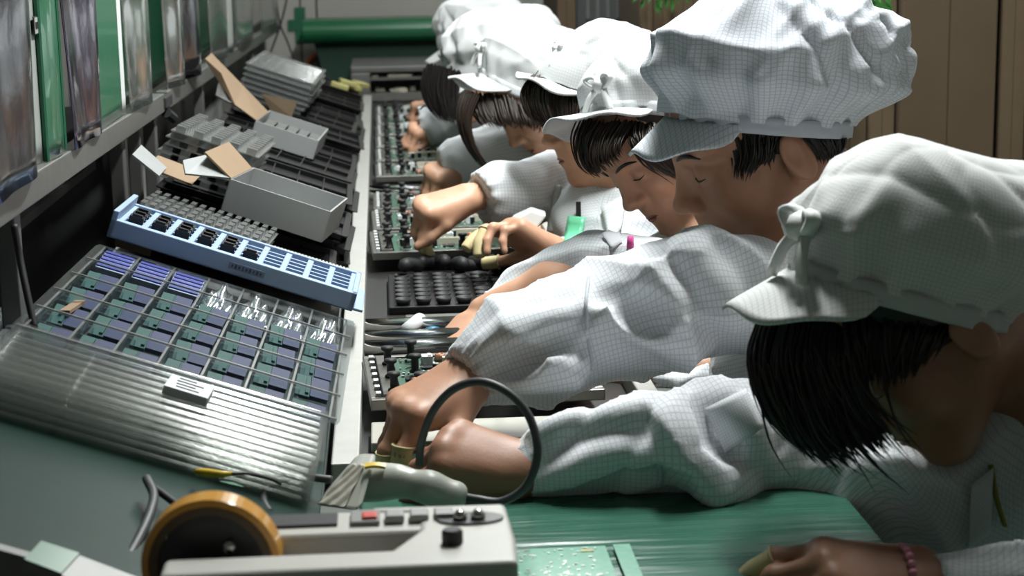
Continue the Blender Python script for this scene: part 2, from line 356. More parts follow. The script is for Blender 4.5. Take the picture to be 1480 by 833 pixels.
# green covered hood at the end of the line
t = thing('covered_hood', 'dark green hood with a rounded glossy top edge beyond the line', 'hood', (.0, 7.2, 0))
xl, xr = py(437, 40, 7.1)[0], .95; ztop = py(500, 28, 7.1)[2]; zb = py(500, 46, 7.1)[2]
prof = [(7.55, ztop - .01)] + [(7.08 + .045 * math.cos(q) + .0, ztop - .045 + .045 * math.sin(q)) for q in np.linspace(math.pi / 2, math.pi * 1.5, 10)] + [(7.55, zb - .02)]
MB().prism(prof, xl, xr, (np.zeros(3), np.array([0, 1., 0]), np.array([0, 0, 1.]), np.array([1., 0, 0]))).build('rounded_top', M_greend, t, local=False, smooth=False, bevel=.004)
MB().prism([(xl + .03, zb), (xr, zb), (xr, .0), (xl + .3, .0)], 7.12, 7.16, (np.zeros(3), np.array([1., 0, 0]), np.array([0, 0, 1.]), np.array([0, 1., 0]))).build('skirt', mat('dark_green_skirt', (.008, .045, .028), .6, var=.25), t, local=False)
# ================================================================ cartons on the right and behind
def carton(label, x0, x1, y0, y1, z0, z1, m=M_card, tape=True, group='stacked cartons'):
    t = thing('carton', label, 'carton', ((x0 + x1) / 2, (y0 + y1) / 2, z0), group=group)
    MB().box((0, 0, (z1 - z0) / 2), (x1 - x0, y1 - y0, z1 - z0)).build('body', m, t, bevel=.006)
    w2 = (x1 - x0)
    for s_ in (-1, 1): MB().box((s_ * w2 * .252, -(y1 - y0) / 2 - .002, (z1 - z0) / 2), (w2 * .49, .004, (z1 - z0) * .985)).build('flap', m, t, bevel=.0015)
    return t
y = 4.25; X = lambda u, yy: py(u, 150, yy)[0]
M_card2 = mat('cardboard_dark', (.08, .053, .029), .85, var=.12, scale=14)
carton('tall narrow carton behind the puffy cap, left of the wide carton', X(1205, y), X(1252, y), y, 4.7, 0, 1.27, M_card)
carton('narrow carton standing between the puffy cap and the wide carton', X(1254, y), X(1289, y), y - .02, 4.7, 0, 1.9, M_card)
carton('wide brown carton, largest behind the front cap', X(1293, y), X(1427, y), y - .05, 4.7, 0, 1.9, M_card2)
carton('brown carton at the right edge of the picture, lower of two', X(1437, y), X(1472, y), y - .04, 4.7, 0, 1.22, M_card)
carton('darker carton on top of the one at the right edge', X(1437, y), X(1472, y), y - .02, 4.7, 1.221, 1.9, M_card2)
carton('carton cut off by the right edge of the picture', X(1474, y), X(1600, y), y - .06, 4.7, 0, 1.9, M_card)
y = 5.6; X = lambda u, yy: py(u, 20, yy)[0]
for (u0, u1, dz, mm, lb) in [(806, 832, 0, M_card2, 'slim brown carton above the third cap'), (926, 945, .0, M_card, 'first of four narrow cartons in a row left of the puffy cap'), (946, 972, .0, M_card, 'second of four narrow cartons in a row left of the puffy cap'), (973, 1000, .0, M_card, 'third of four narrow cartons in a row left of the puffy cap'), (1001, 1030, .0, M_card, 'fourth of four narrow cartons in a row left of the puffy cap'), (1031, 1070, 0, M_card2, 'dark carton just left of the puffy cap')]:
    carton(lb, X(u0, y), X(u1, y), y + RNG.uniform(-.03, .03), 6.1, 0, 1.75, mm)
t = thing('grey_locker', 'dark grey metal locker between the cartons at the back', 'locker', (X(878, 6.3), 6.5, 0))
MB().box((0, 0, .9), (X(922, 6.3) - X(834, 6.3), .4, 1.8)).build('body', mat('locker_grey', (.06, .065, .065), .5), t, bevel=.004)
for k in range(5): MB().box((-.07 + k * .035, -.205, 1.28), (.012, .012, .5)).build('louvre', M_aludark, t)
M_leaf = mat('green_leaf', (.05, .19, .04), .6)
def sprig(label, u0, v0, d, n, spread):
    t = thing('garland_sprig', label, 'garland', P(u0, v0 - 40, d), group='green garland'); mb = MB(); r = random.Random(u0)
    mb.tube([P(u0 - spread, v0 - 40, d), P(u0, v0 - 34, d), P(u0 + spread, v0 - 40, d)], .003, 5)
    mb.build('stem', M_leaf, t, local=False)
    for k in range(n):
        c = P(u0 + r.uniform(-spread, spread), v0 + r.uniform(-36, 0), d + r.uniform(-.05, .05)); L = .03 + r.random() * .03; q = r.uniform(-.7, .7)
        e = c + np.array([math.sin(q) * L, r.uniform(-.01, .01), -math.cos(q) * L]); s_ = nz(np.cross(e - c, [0, 1, 0])) * .008
        MB().add([c, (c + e) / 2 + s_ + [0, -.003, 0], e, (c + e) / 2 - s_ + [0, -.003, 0], (c + e) / 2 + [0, .004, 0]], [(0, 1, 4), (1, 2, 4), (2, 3, 4), (3, 0, 4)]).build('leaf', M_leaf, t, local=False)
sprig('green garland sprig hanging over the narrow cartons', 955, 8, 5.4, 26, 35)
sprig('green garland sprig hanging beside the wide carton', 1262, 2, 4.15, 20, 22)
# ================================================================ bench, mat, conveyor
t = thing('workbench', 'long green-topped assembly bench under the conveyor', 'workbench', (0, 1, 0))
M_top = mat('bench_top', (.10, .11, .10), .5)
MB().box((-.03, 3.7, .715), (.98, 6.0, .04)).build('top', M_top, t, local=False, bevel=.004)
for xx in (-.47, .40):
    for yy in (.8, 2.7, 4.6, 6.6): MB().box((xx, yy, .3475), (.05, .05, .695)).build('leg', M_aludark, t, local=False)
MB().box((.215, 1.345, .7405), (.50, 1.25, .009)).build('green_mat', M_green, t, local=False, bevel=.002)
conv = thing('conveyor', 'narrow steel roller conveyor carrying the board pallets', 'conveyor', (.13, 2.05, .736))
M_rail = mat('pale_rail', (.50, .50, .47), .45, .3, var=.12, scale=40)
MB().box((-.052, 4.16, .752), (.03, 4.6, .034)).build('side_rail', M_rail, conv, local=False, bevel=.002)
MB().box((.315, 4.2, .752), (.025, 4.5, .03)).build('side_rail', M_rail, conv, local=False, bevel=.002)
MB().box((.132, 4.2, .7385), (.34, 4.5, .003)).build('bed', mat('conveyor_bed', (.02, .02, .019), .45, .2, var=.2), conv, local=False)
for yy in (2.455, 2.52, 2.60): MB().tube([(-.035, yy, .757), (.30, yy, .757)], .0125, 14).build('roller', M_chrome, conv, local=False, smooth=True)
for yy in (3.985, 4.06): MB().tube([(-.035, yy, .757), (.30, yy, .757)], .012, 12).build('roller', M_chrome, conv, local=False, smooth=True)
MB().box((.14, 2.025, .7505), (.33, .09, .012)).build('end_plate', mat('beige_plate', (.42, .41, .36), .5), conv, local=False, bevel=.002)
# ---------------------------------------------------------------- pallets with boards
knob = MB().lathe([(.0075, 0), (.0075, .002), (.0048, .004), (.0048, .017), (.008, .019), (.008, .023)], 14).mesh('knob', True)
capm = MB().lathe([(.0042, 0), (.0046, .001), (.0046, .012), (.004, .0128)], 12).mesh('capacitor', True)
captop = MB().lathe([(.0038, .0128), (.0038, .0134)], 12).mesh('capacitor_top')
chip = MB().box((0, 0, .0016), (.022, .018, .0032)).mesh('chip')
coil = MB().lathe([(.003, .0), (.007, .0), (.0078, .004), (.007, .009), (.003, .009)], 14, close=True).mesh('coil', True)
slot = MB().box((0, 0, .006), (.135, .0095, .012)).box((0, -.0005, .0123), (.125, .0022, .0012)).mesh('slot_connector')
blue = MB().box((0, 0, .0065), (.018, .012, .013)).box((0, -.0062, .0065), (.014, .001, .008)).mesh('blue_connector')
white = MB().box((0, 0, .006), (.014, .016, .012)).box((.003, 0, .0125), (.004, .013, .002)).mesh('white_connector')
M_blueplug = mat('blue_connector', (.03, .2, .36), .45); M_copper = mat('copper_coil', (.35, .17, .10), .4, .5)
def pallet(label, x0, y0, seed, tilt=0., full=True, nchip=5):
    r = random.Random(seed); W, D = .285, .235
    t = thing('board_pallet', label, 'pallet', (x0, y0, .7695), (0, 0, tilt), 'board pallets on the conveyor')
    fr = MB().box((W / 2, .006, 0), (W, .012, .014)).box((W / 2, D - .006, 0), (W, .012, .014)).box((.006, D / 2, 0), (.012, D - .024, .014)).box((W - .006, D / 2, 0), (.012, D - .024, .014))
    fr.build('frame', M_steel, t, bevel=.0015)
    MB().box((W / 2, D / 2, -.004), (W - .024, D - .024, .004)).build('base_plate', M_steel, t)
    MB().box((.026, D / 2, .004), (.02, D - .03, .012)).build('clamp_bar', M_steel, t, bevel=.001)
    for (kx, ky) in ((.030, .03), (.030, .10), (.030, .17), (.062, .022), (.062, .12), (.062, .2), (.16, .018), (.245, .03), (.245, .2)): link(knob, 'knob', M_blackr, t, loc=(kx, ky, .010))
    for k in range(7): MB().box((.0105, .02 + k * .032, .0085), (.006, .012, .006)).build('guide_block', M_paper, t)
    p = MB().box((.150, D / 2, .0045), (.222, D - .036, .0018)).build('circuit_board', M_pcb, t)
    z = .0055; taken = []
    def free(x, y, w_, h_):
        for q in taken:
            if abs(x - q[0]) < (w_ + q[2]) / 2 and abs(y - q[1]) < (h_ + q[3]) / 2: return False
        taken.append((x, y, w_, h_)); return True
    for (kx, ky) in ((.062, .022), (.062, .12), (.062, .2), (.16, .018), (.245, .03), (.245, .2)): taken.append((kx, ky, .018, .018))
    for ky in (.075, .165): 
        taken.append((.168, ky, .137, .014)); link(slot, 'slot_connector', M_cream, p, loc=(.168, ky, z))
    for ky in (.06, .15):
        taken.append((.25, ky, .02, .016)); link(blue, 'blue_connector', M_blueplug, p, loc=(.25, ky, z))
    def put(me, name, m, w_, h_, n):
        for _ in range(n * 6):
            if n <= 0: break
            x, y_ = r.uniform(.055, .252), r.uniform(.03, D - .03)
            if free(x, y_, w_, h_):
                o = link(me, name, m, p, loc=(x, y_, z)); n -= 1
                if name == 'capacitor': link(captop, 'capacitor_top', M_silver, p, loc=(x, y_, z))
    put(white, 'white_connector', M_paper, .016, .018, 4); put(coil, 'coil', M_copper, .017, .017, 4); put(capm, 'capacitor', M_black, .0105, .0105, 20); put(chip, 'chip', M_black, .024, .02, nchip)
    mb = MB(); mb2 = MB()
    for _ in range(420):
        x, y_ = r.uniform(.045, .256), r.uniform(.022, D - .022); s_ = r.uniform(.0015, .004)
        (mb if r.random() < .7 else mb2).box((x, y_, z + .001), (s_, r.uniform(.002, .005), r.uniform(.002, .0045)))
    o = mb.build('solder_parts', M_silver, p); o['kind'] = 'stuff'
    o = mb2.build('small_parts', M_paper, p); o['kind'] = 'stuff'
    return t
pallet('nearest board pallet, under the man\'s raised sleeve', -.025, 2.095, 1, .05)
for i, lb in enumerate(['front pallet of the middle group of three, below the reaching bare hand', 'second pallet of the middle group of three, under the bare hand', 'rear pallet of the middle group of three, beyond the bare hand']):
    pallet(lb, -.025, 3.125 + i * .262, 11 + i, .03 - i * .012)
for i, lb in enumerate(['first pallet beyond the gap with chrome rollers', 'second pallet beyond the chrome rollers', 'third pallet beyond the chrome rollers, by a far hand', 'fourth pallet beyond the chrome rollers', 'fifth pallet beyond the chrome rollers', 'last pallet before the black oven mouth']):
    pallet(lb, -.02, 4.16 + i * .30, 21 + i, .01)
# black foam tray, paper roll and pink pen between the pallets
t = thing('foam_tray', 'black foam tray with rows of dark cups on the conveyor', 'tray', (.135, 2.90, .7405))
MB().box((0, 0, .006), (.27, .28, .012)).build('base', M_black, t, bevel=.002)
cup = MB().lathe([(.010, 0), (.013, .010), (.0115, .010), (.009, .002)], 12).mesh('cup', True)
for i in range(8):
    for j in range(7): link(cup, 'cup', M_blackr, t, loc=(-.112 + i * .032, -.12 + j * .034, .012))
r_ = random.Random(5)
for k in range(7):
    a = np.array([-.11 + .036 * k, .07 + r_.uniform(-.03, .05), .03])
    tag(MB().tube(spline([np.array([.135, 2.9, .7405]) + a + np.array([r_.uniform(-.015, .015) * i, .014 * i, .006 * math.sin(i * 1.5)]) for i in range(4)], 10), [.006, .011, .013, .012, .011, .012, .013, .012, .009, .005], 8).build('black_part', M_blackr, smooth=True), 'lumpy black rubber part, %s from the left on the foam tray' % ['first', 'second', 'third', 'fourth', 'fifth', 'sixth', 'seventh'][k], 'part', 'black parts on the foam tray')
tag(MB().tube([pz(588, 478, .76), pz(607, 463, .762)], [.011, .011], 12).build('paper_roll', M_paper, smooth=True), 'small white paper roll beside the black foam tray', 'paper roll')
tag(MB().box(pz(655, 470, .7445), (.11, .1, .002), (0, 0, .2)).build('paper_sheet', M_whitecard), 'loose grey-white sheet under the pink cap by the foam tray', 'paper')
M_pink = mat('pink_plastic', (.75, .1, .38), .4)
t = thing('marker', 'small marker with pink cap and blue body by the paper roll', 'marker', pz(632, 476, .752))
c = pz(632, 476, .752); MB().tube([c + np.array([.002, .0, 0]), c + np.array([.018, .012, 0])], .0065, 10).build('cap', M_pink, t, local=False, smooth=True)
MB().tube([c + np.array([-.015, -.012, 0]), c + np.array([.002, 0, 0])], .006, 10).build('body', M_blueplug, t, local=False, smooth=True)
tag(MB().box((.15, 2.68, .7435), (.25, .1, .006)).build('cover_strip', mat('olive_strip', (.10, .10, .085), .5), bevel=.002), 'dull grey cover strip across the conveyor behind the rollers', 'strip')
# oven mouth at the end
t = thing('oven_mouth', 'grey machine with a black slot at the far end of the line', 'machine', (.12, 6.5, .736))
MB().box((-.075, 6.75, .79), (.07, .5, .11)).box((.4, 6.75, .79), (.1, .5, .11)).box((.17, 6.75, .856), (.56, .5, .022)).box((.155, 6.98, .79), (.41, .04, .11)).build('housing', M_aludark, t, local=False, bevel=.004)
MB().box((.155, 6.53, .822), (.39, .04, .01)).build('upper_shelf', M_steel, t, local=False)
MB().box((.155, 6.56, .757), (.39, .1, .03)).build('lower_ledge', M_steel, t, local=False)
rr = random.Random(3); mb = MB()
for k in range(26): mb.box((rr.uniform(-.03, .33), rr.uniform(6.52, 6.6), .777), (rr.uniform(.008, .03), .012, rr.uniform(.008, .02)))
for k in range(18): mb.box((rr.uniform(-.03, .33), rr.uniform(6.52, 6.54), .831), (rr.uniform(.008, .03), .012, rr.uniform(.006, .014)))
o = mb.build('small_parts', M_cream, t, local=False); o['kind'] = 'stuff'
# ================================================================ the sloping rack on the left
AL = math.radians(19); RO = np.array([-.072, 0, .772]); REX = np.array([math.cos(AL), 0, -math.sin(AL)]); REZ = np.array([math.sin(AL), 0, math.cos(AL)])
def rkp(s, y, h=0): return RO + REX * s + np.array([0, y, 0]) + REZ * h
def rk(u, v, h=0):
    p = plane_hit(u, v, REZ, RO + REZ * h); return (p - RO).dot(REX), p[1]
def rrot(rz=0., rx=0.): return (Matrix.Rotation(AL, 3, 'Y') @ Matrix.Rotation(rz, 3, 'Z') @ Matrix.Rotation(rx, 3, 'X'))
def rthing(name, label, cat, s, y, h=0., rz=0., group=None): return thing(name, label, cat, rkp(s, y, h), rrot(rz), group)
t = thing('sloping_rack', 'long sloping parts rack left of the conveyor, green mat at its near end', 'rack', rkp(-.18, 1.4, -.02))
def rbox(mb, s0, s1, y0, y1, h0, h1): return mb.box(rkp((s0 + s1) / 2, (y0 + y1) / 2, (h0 + h1) / 2), (s1 - s0, y1 - y0, h1 - h0), rrot())
rbox(MB(), -.345, .0, 1.39, 6.3, -.022, -.008).build('board', mat('rack_board', (.10, .10, .095), .6), t, local=False, bevel=.002)
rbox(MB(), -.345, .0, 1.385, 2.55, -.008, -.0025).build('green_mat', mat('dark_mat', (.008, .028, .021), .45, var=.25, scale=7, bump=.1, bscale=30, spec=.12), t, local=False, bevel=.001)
rbox(MB(), -.345, .002, 1.372, 1.385, -.03, .0).build('edge_strip', M_aludark, t, local=False, bevel=.001)
for yy in (1.5, 3.0, 4.5, 6.1): MB().box((-.385, yy, .805), (.03, .03, .14)).build('support', M_aludark, t, local=False)
# --- materials for packing
M_clear = clear_mat('clear_pet', tint=(.9, .93, .94), gloss=.09, haze=.012, rough=.14)
M_clear2 = clear_mat('clear_pet_dull', tint=(.82, .85, .86), gloss=.12, rough=.18, haze=.12)
M_milky = clear_mat('milky_pet', tint=(.75, .77, .77), gloss=.16, rough=.2, haze=.30, hcol=(.34, .35, .34))
M_film = clear_mat('clear_film', tint=(.72, .74, .76), gloss=.35, rough=.12, haze=.10)
# near stack of empty clear trays
def ribbed_tray(W, D, H, nx, ny, wall=.0012):
    mb = MB()
    mb.box((0, -D / 2, H / 2), (W, wall, H)).box((0, D / 2, H / 2), (W, wall, H)).box((-W / 2, 0, H / 2), (wall, D, H)).box((W / 2, 0, H / 2), (wall, D, H))
    for j in range(1, ny): mb.box((0, -D / 2 + D * j / ny, H * .42), (W - .003, wall, H * .8))
    for i in range(1, nx): mb.box((-W / 2 + W * i / nx, 0, H * .42), (wall, D - .003, H * .8))
    for s_ in (-1, 1):
        mb.box((0, s_ * (D / 2 + .004), H), (W + .016, .008, wall)); mb.box((s_ * (W / 2 + .004), 0, H), (.008, D, wall))
    for j in range(ny + 1): mb.tube([(-W / 2, -D / 2 + D * j / ny, H * .85), (W / 2, -D / 2 + D * j / ny, H * .85)], .0016, 6)
    mb.box((0, 0, .0005), (W - .002, D - .002, .001))
    return mb
me_near = ribbed_tray(.325, .175, .0058, 4, 7).mesh('clear_tray')
ords = ['bottom', 'second', 'third', 'fourth', 'fifth', 'sixth', 'seventh', 'eighth']
for k in range(7):
    o = link(me_near, 'clear_tray', clear_mat('clear_near', tint=(.94, .945, .94), gloss=.055, haze=.014, rough=.16, hcol=(.6, .6, .58)), loc=rkp(-.182 + random.uniform(-.005, .004), 1.79 + random.uniform(-.006, .004) + k * .002, .0 + k * .0063), rot=rrot(random.uniform(-.015, .015) - .01))
    tag(o, 'empty clear ribbed tray, %s of the near stack on the green mat' % ords[k], 'tray', 'near stack of clear trays')
M_lbl = mat('label_print', (.62, .64, .66), .6)
s_, y_ = rk(272, 566, .048)
t = rthing('label_card', 'white printed label card lying on the near clear tray stack', 'label', s_, y_, .0445, -.05)
MB().box((0, 0, .005), (.046, .052, .0095)).build('card', M_lbl, t, bevel=.001)
for k, (w_, c0) in enumerate(((.018, -.004), (.028, 0), (.02, -.003), (.024, .0))): MB().box((c0, .016 - k * .011, .0101), (w_, .003, .0004)).build('print_line', M_dark, t)
# pocket tray with modules
PW, PD, NX, NY = .335, .52, 7, 5
t = rthing('pocket_tray', 'clear pocket tray with seven columns of small modules', 'tray', -.172, 2.135, .012, -.02)
mb = MB(); cw, cdp = PW / NX, PD / NY; Hh = .030
for j in range(NY + 1): mb.box((0, -PD / 2 + j * cdp, Hh / 2), (PW, .0015, Hh + (.004 if j in (0, NY) else 0)))
for i in range(NX + 1): mb.box((-PW / 2 + i * cw, 0, Hh / 2 - .002), (.003, PD, Hh - .006))
for j in range(NY): 
    for i in range(NX): mb.tube([(-PW / 2 + i * cw + .006, -PD / 2 + j * cdp + .012, .002), (-PW / 2 + i * cw + .006, -PD / 2 + j * cdp + .012, Hh * .8)], .005, 8)
mb.box((0, 0, .0008), (PW, PD, .0015))
for s_ in (-1, 1): mb.box((0, s_ * (PD / 2 + .005), Hh), (PW + .02, .01, .0012)); mb.box((s_ * (PW / 2 + .006), 0, Hh), (.012, PD, .0012))
mb.build('shell', M_clear, t)
for j in range(NY):
    MB().box((0, -PD / 2 + j * cdp + .001, Hh + .002), (PW + .016, .0045, .0022)).build('rim', M_milky, t)
for i in range(NX + 1): MB().box((-PW / 2 + i * cw, 0, Hh + .0005), (.0026, PD, .0018)).build('rim', M_milky, t)
M_modg = mat('module_green', (.010, .062, .055), .55, var=.35, scale=220, spec=.2); M_modb = mat('module_blue', (.013, .022, .072), .5, var=.3, scale=150, spec=.2)
M_stripe = mat('stripe_blue', (.04, .05, .26), .4); M_stripw = mat('stripe_pale', (.38, .44, .58), .5)
mg = MB().box((-.011, 0, .002), (.017, .062, .004)).box((-.006, .0, .005), (.004, .05, .003)).mesh('board'); mbm = MB().box((.0085, 0, .0026), (.021, .058, .0052)).mesh('screen')
first = None; cols = ['first', 'second', 'third', 'fourth', 'fifth', 'sixth', 'seventh']; rows = ['front', 'second', 'third', 'fourth']
TM = MW[t.name]
def on_tray(i, j, dz, ry=0.): return TM @ Vector((-PW / 2 + (i + .5) * cw, -PD / 2 + (j + .5) * cdp, dz))
for j in range(4):
    for i in range(NX):
        loc = on_tray(i, j, .012 + random.uniform(0, .004)); rot = (rrot(random.uniform(-.06, .06), .13)).to_euler()
        lb = 'green and blue module in the %s column, %s row of the pocket tray' % (cols[i], rows[j])
        if first is None:
            first = thing('display_module', lb, 'module', loc, rrot(0, .13), 'modules in the pocket tray')
            link(mg, 'board', M_modg, first); link(mbm, 'screen', M_modb, first)
        else: dup(first, loc, rot, lb)
for i in range(3):
    q = thing('striped_holder', '%s blue-and-white striped holder at the back left of the pocket tray' % cols[i], 'holder', on_tray(i, 4, .010), rrot(0, .05), 'striped holders')
    MB().box((0, 0, .008), (.040, .088, .016)).build('block', M_stripw, q, bevel=.001)
    for k in range(5): MB().box((0, -.036 + k * .018, .0165), (.038, .009, .003)).build('stripe', M_stripe, q)
    for k in range(5): MB().tube([(.022, -.036 + k * .018, .004), (.022, -.036 + k * .018, .018)], .003, 8).build('pin', M_clear2, q)
M_bag = clear_mat('bag_film', tint=(.8, .82, .84), gloss=.3, rough=.15, haze=.25)
for i in range(3, 7):
    q = thing('bagged_part', '%s part with blue tip in a crinkled clear bag, back right of the pocket tray' % cols[i - 3], 'bag', on_tray(i, 4, .008), rrot(), 'bagged parts in the pocket tray')
    rr = random.Random(i)
    def bagf(a, b_, rr=rr, i=i):
        e = math.sin(math.pi * a) * math.sin(math.pi * b_); return ((a - .5) * .044, (b_ - .5) * .10 - .01, .004 + e * .024 + .005 * math.sin(17 * a + 5 * b_ + i) * e + .003 * math.sin(31 * a - 14 * b_ + i))
    MB().grid(bagf, 16, 18).build('film', M_bag, q, smooth=True)
    MB().box((0, 0, .006), (.03, .05, .006)).build('part', M_whitecard, q); MB().tube([(0, -.028, .012), (0, -.03, .022)], [.006, .004], 8).build('tip', M_stripe, q)
# blue tray
t = rthing('blue_tray', 'light blue moulded tray with ladder-like slots on top of the clear trays', 'tray', -.165, 2.50, .052, -.03)
M_btray = mat('pale_blue_plastic', (.29, .39, .55), .45, var=.06)
mb = MB(); W, D, H = .345, .165, .026
n = 10; cw2 = (W - .02) / n
mb.box((0, -D / 2 + .006, H / 2), (W, .012, H)).box((0, D / 2 - .004, H / 2), (W, .008, H)).box((-W / 2 + .004, 0, H / 2 + .006), (.008, D, H + .012)).box((W / 2 - .004, 0, H / 2), (.008, D, H)).box((0, 0, .002), (W, D, .004))
for i in range(n + 1): mb.box((-W / 2 + .01 + i * cw2, 0, H * .45), (.009, D - .01, H * .9))
mb.build('body', M_btray, t, bevel=.0015)
for i in range(n):
    for j in range(5): MB().box((-W / 2 + .01 + (i + .5) * cw2, -D / 2 + .03 + j * .026, H * .45), (cw2 - .008, .006, H * .8)).build('rung', M_btray, t)
MB().prism([(W / 2, -D / 2), (W / 2 + .014, -D / 2 + .004), (W / 2 + .012, D / 2 - .02), (W / 2, D / 2)], .002, .006).build('lip', M_btray, t, bevel=.001)
MB().box((.02, -D / 2 - .001, H * .5), (.05, .002, .009)).build('label_strip', mat('blue_label', (.16, .21, .30), .5), t)
for k in range(9): MB().box((-.0 + k * .005, -D / 2 - .0025, H * .5), (.003 if k % 3 else .002, .0008, .0055 if k % 2 else .004)).build('print', mat('print_ink', (.04, .05, .09), .6), t)
TB = MW[t.name]
for i in range(6):
    for j in range(3 if i < 5 else 1):
        loc = TB @ Vector((-W / 2 + .01 + (i + .5) * cw2, -D / 2 + .036 + (j + (4 - 3 if i < 5 else 1)) * .026, H * .5))
        tag(link(MB().box((0, 0, .007), (.02, .02, .016)).box((0, -.004, .0165), (.014, .006, .003)).mesh('black_component') if i == 0 and j == 0 else bpy.data.meshes['black_component'], 'black_component', M_black, loc=loc, rot=rrot()), 'small black component in slot column %s, row %s of the light blue tray' % (['one', 'two', 'three', 'four', 'five', 'six'][i], ['one', 'two', 'three'][j]), 'component', 'black components in the blue tray')
# toothed strips behind the blue tray
def toothed(W, D, H, n, m_teeth=4):
    mb = MB().box((0, 0, .001), (W, D, .002))
    for i in range(n):
        for j in range(m_teeth): mb.box((-W / 2 + W * (i + .5) / n, -D / 2 + D * (j + .5) / m_teeth, H / 2), (W / n * .55, D / m_teeth * .7, H))
    return mb
me_t = toothed(.20, .15, .011, 14, 4).mesh('toothed_tray')
for k in range(5):
    o = link(me_t, 'toothed_tray', M_milky, loc=rkp(-.235 + .002 * k, 2.70 + .004 * k, .012 + k * .012), rot=rrot(-.05 + random.uniform(-.02, .02)))
    tag(o, 'clear toothed tray, %s of the stack behind the light blue tray' % ords[k], 'tray', 'toothed trays behind the blue tray')
tag(rbox(MB(), -.135, .0, 2.60, 2.75, .036, .045).build('comb_strip', M_cream), 'cream comb strip between the blue tray and the white carton', 'strip')
o = bpy.data.objects['comb_strip']
for k in range(24): rbox(MB(), -.134 + k * .0055, -.131 + k * .0055, 2.60, 2.74, .045, .05).build('tooth', M_cream, o, local=False)
# black trays in stacks all along the rack
bt = MB(); W, D, H = .30, .26, .011
bt.box((0, 0, .001), (W, D, .002))
for s_ in (-1, 1): bt.box((0, s_ * (D / 2 - .0015), H / 2), (W, .003, H)).box((s_ * (W / 2 - .0015), 0, H / 2), (.003, D, H)).box((0, s_ * (D / 2 + .003), H - .001), (W + .01, .006, .002)).box((s_ * (W / 2 + .004), 0, H - .001), (.008, D, .002))
for i in range(1, 6): bt.box((-W / 2 + W * i / 6, 0, H * .4), (.002, D - .004, H * .8))
bt.box((0, 0, H * .4), (W - .004, .002, H * .8))
me_b = bt.mesh('black_tray'); M_bt = mat('black_tray_plastic', (.007, .007, .0075), .28, var=.3, spec=.6)
spots = [(2.82, 3, 'beside the white carton nearest the camera'), (3.12, 5, 'under the near white carton'), (3.42, 6, 'just beyond the near white carton'), (3.72, 6, 'in front of the far white carton'), (4.02, 5, 'under the far white carton'), (4.33, 6, 'just beyond the far white carton'), (4.64, 6, 'in front of the gridded clear stack'), (4.95, 5, 'under the gridded clear stack'), (5.27, 6, 'beyond the gridded clear stack'), (5.6, 7, 'at the far end of the rack')]
for (yy, nn, where) in spots:
    for k in range(nn):
        o = link(me_b, 'black_tray', M_bt, loc=rkp(-.165 + random.uniform(-.018, .014), yy + random.uniform(-.012, .012), .0 + k * .0113), rot=rrot(random.uniform(-.035, .035)))
        tag(o, 'black tray, %s up in the stack %s' % (['first', 'second', 'third', 'fourth', 'fifth', 'sixth', 'seventh'][k], where), 'tray', 'black component trays')
# open cartons
def open_box(label, s, y, h, W, D, H, rz, flaps):
    t = rthing('open_carton', label, 'carton', s, y, h, rz)
    th = .003
    MB().box((0, 0, th / 2), (W, D, th)).box((0, -D / 2, H / 2), (W, th, H)).box((0, D / 2, H / 2), (W, th, H)).box((W / 2, 0, H / 2), (th, D, H)).box((-W / 2, 0, H / 2), (th, D, H)).build('body', M_whitecard, t, bevel=.0006)
    for (pts, m_) in flaps:
        p = [np.array(q) for q in pts]; nrm = nz(np.cross(p[1] - p[0], p[2] - p[0])) * .0015; k = len(p)
        MB().add([q + nrm for q in p] + [q - nrm for q in p], [tuple(range(k)), tuple(range(2 * k - 1, k - 1, -1))] + [(i, k + i, k + (i + 1) % k, (i + 1) % k) for i in range(k)]).build('flap', m_, t)
    return t
w_, d_, h_ = .165, .20, .052
b2 = open_box('open white carton with brown inner flaps, nearer of the two on the rack', -.125, 2.93, .062, w_, d_, h_, -.12,
    [([(-w_ / 2, -d_ / 2, h_), (-w_ / 2 - .05, -d_ / 2 - .01, h_ + .028), (-w_ / 2 - .05, d_ / 2 - .02, h_ + .03), (-w_ / 2, d_ / 2 - .02, h_)], M_cardl),
     ([(-w_ / 2 - .002, -d_ / 2, h_), (-w_ / 2 - .06, -d_ / 2 - .06, h_ - .006), (-w_ / 2 - .075, -d_ / 2 - .03, h_ + .008), (-w_ / 2 - .05, -d_ / 2 + .05, h_ + .02)], M_whitecard),
     ([(-w_ / 2 - .06, -d_ / 2 + .02, .02), (-w_ / 2 - .13, -d_ / 2 + .0, .028), (-w_ / 2 - .145, -d_ / 2 + .12, .032), (-w_ / 2 - .07, -d_ / 2 + .15, .024)], M_cardl),
     ([(-w_ / 2 - .10, -d_ / 2 - .05, .028), (-w_ / 2 - .145, -d_ / 2 - .07, .05), (-w_ / 2 - .155, -d_ / 2 + .02, .055), (-w_ / 2 - .11, -d_ / 2 + .04, .03)], M_whitecard)])
w_, d_, h_ = .135, .28, .042
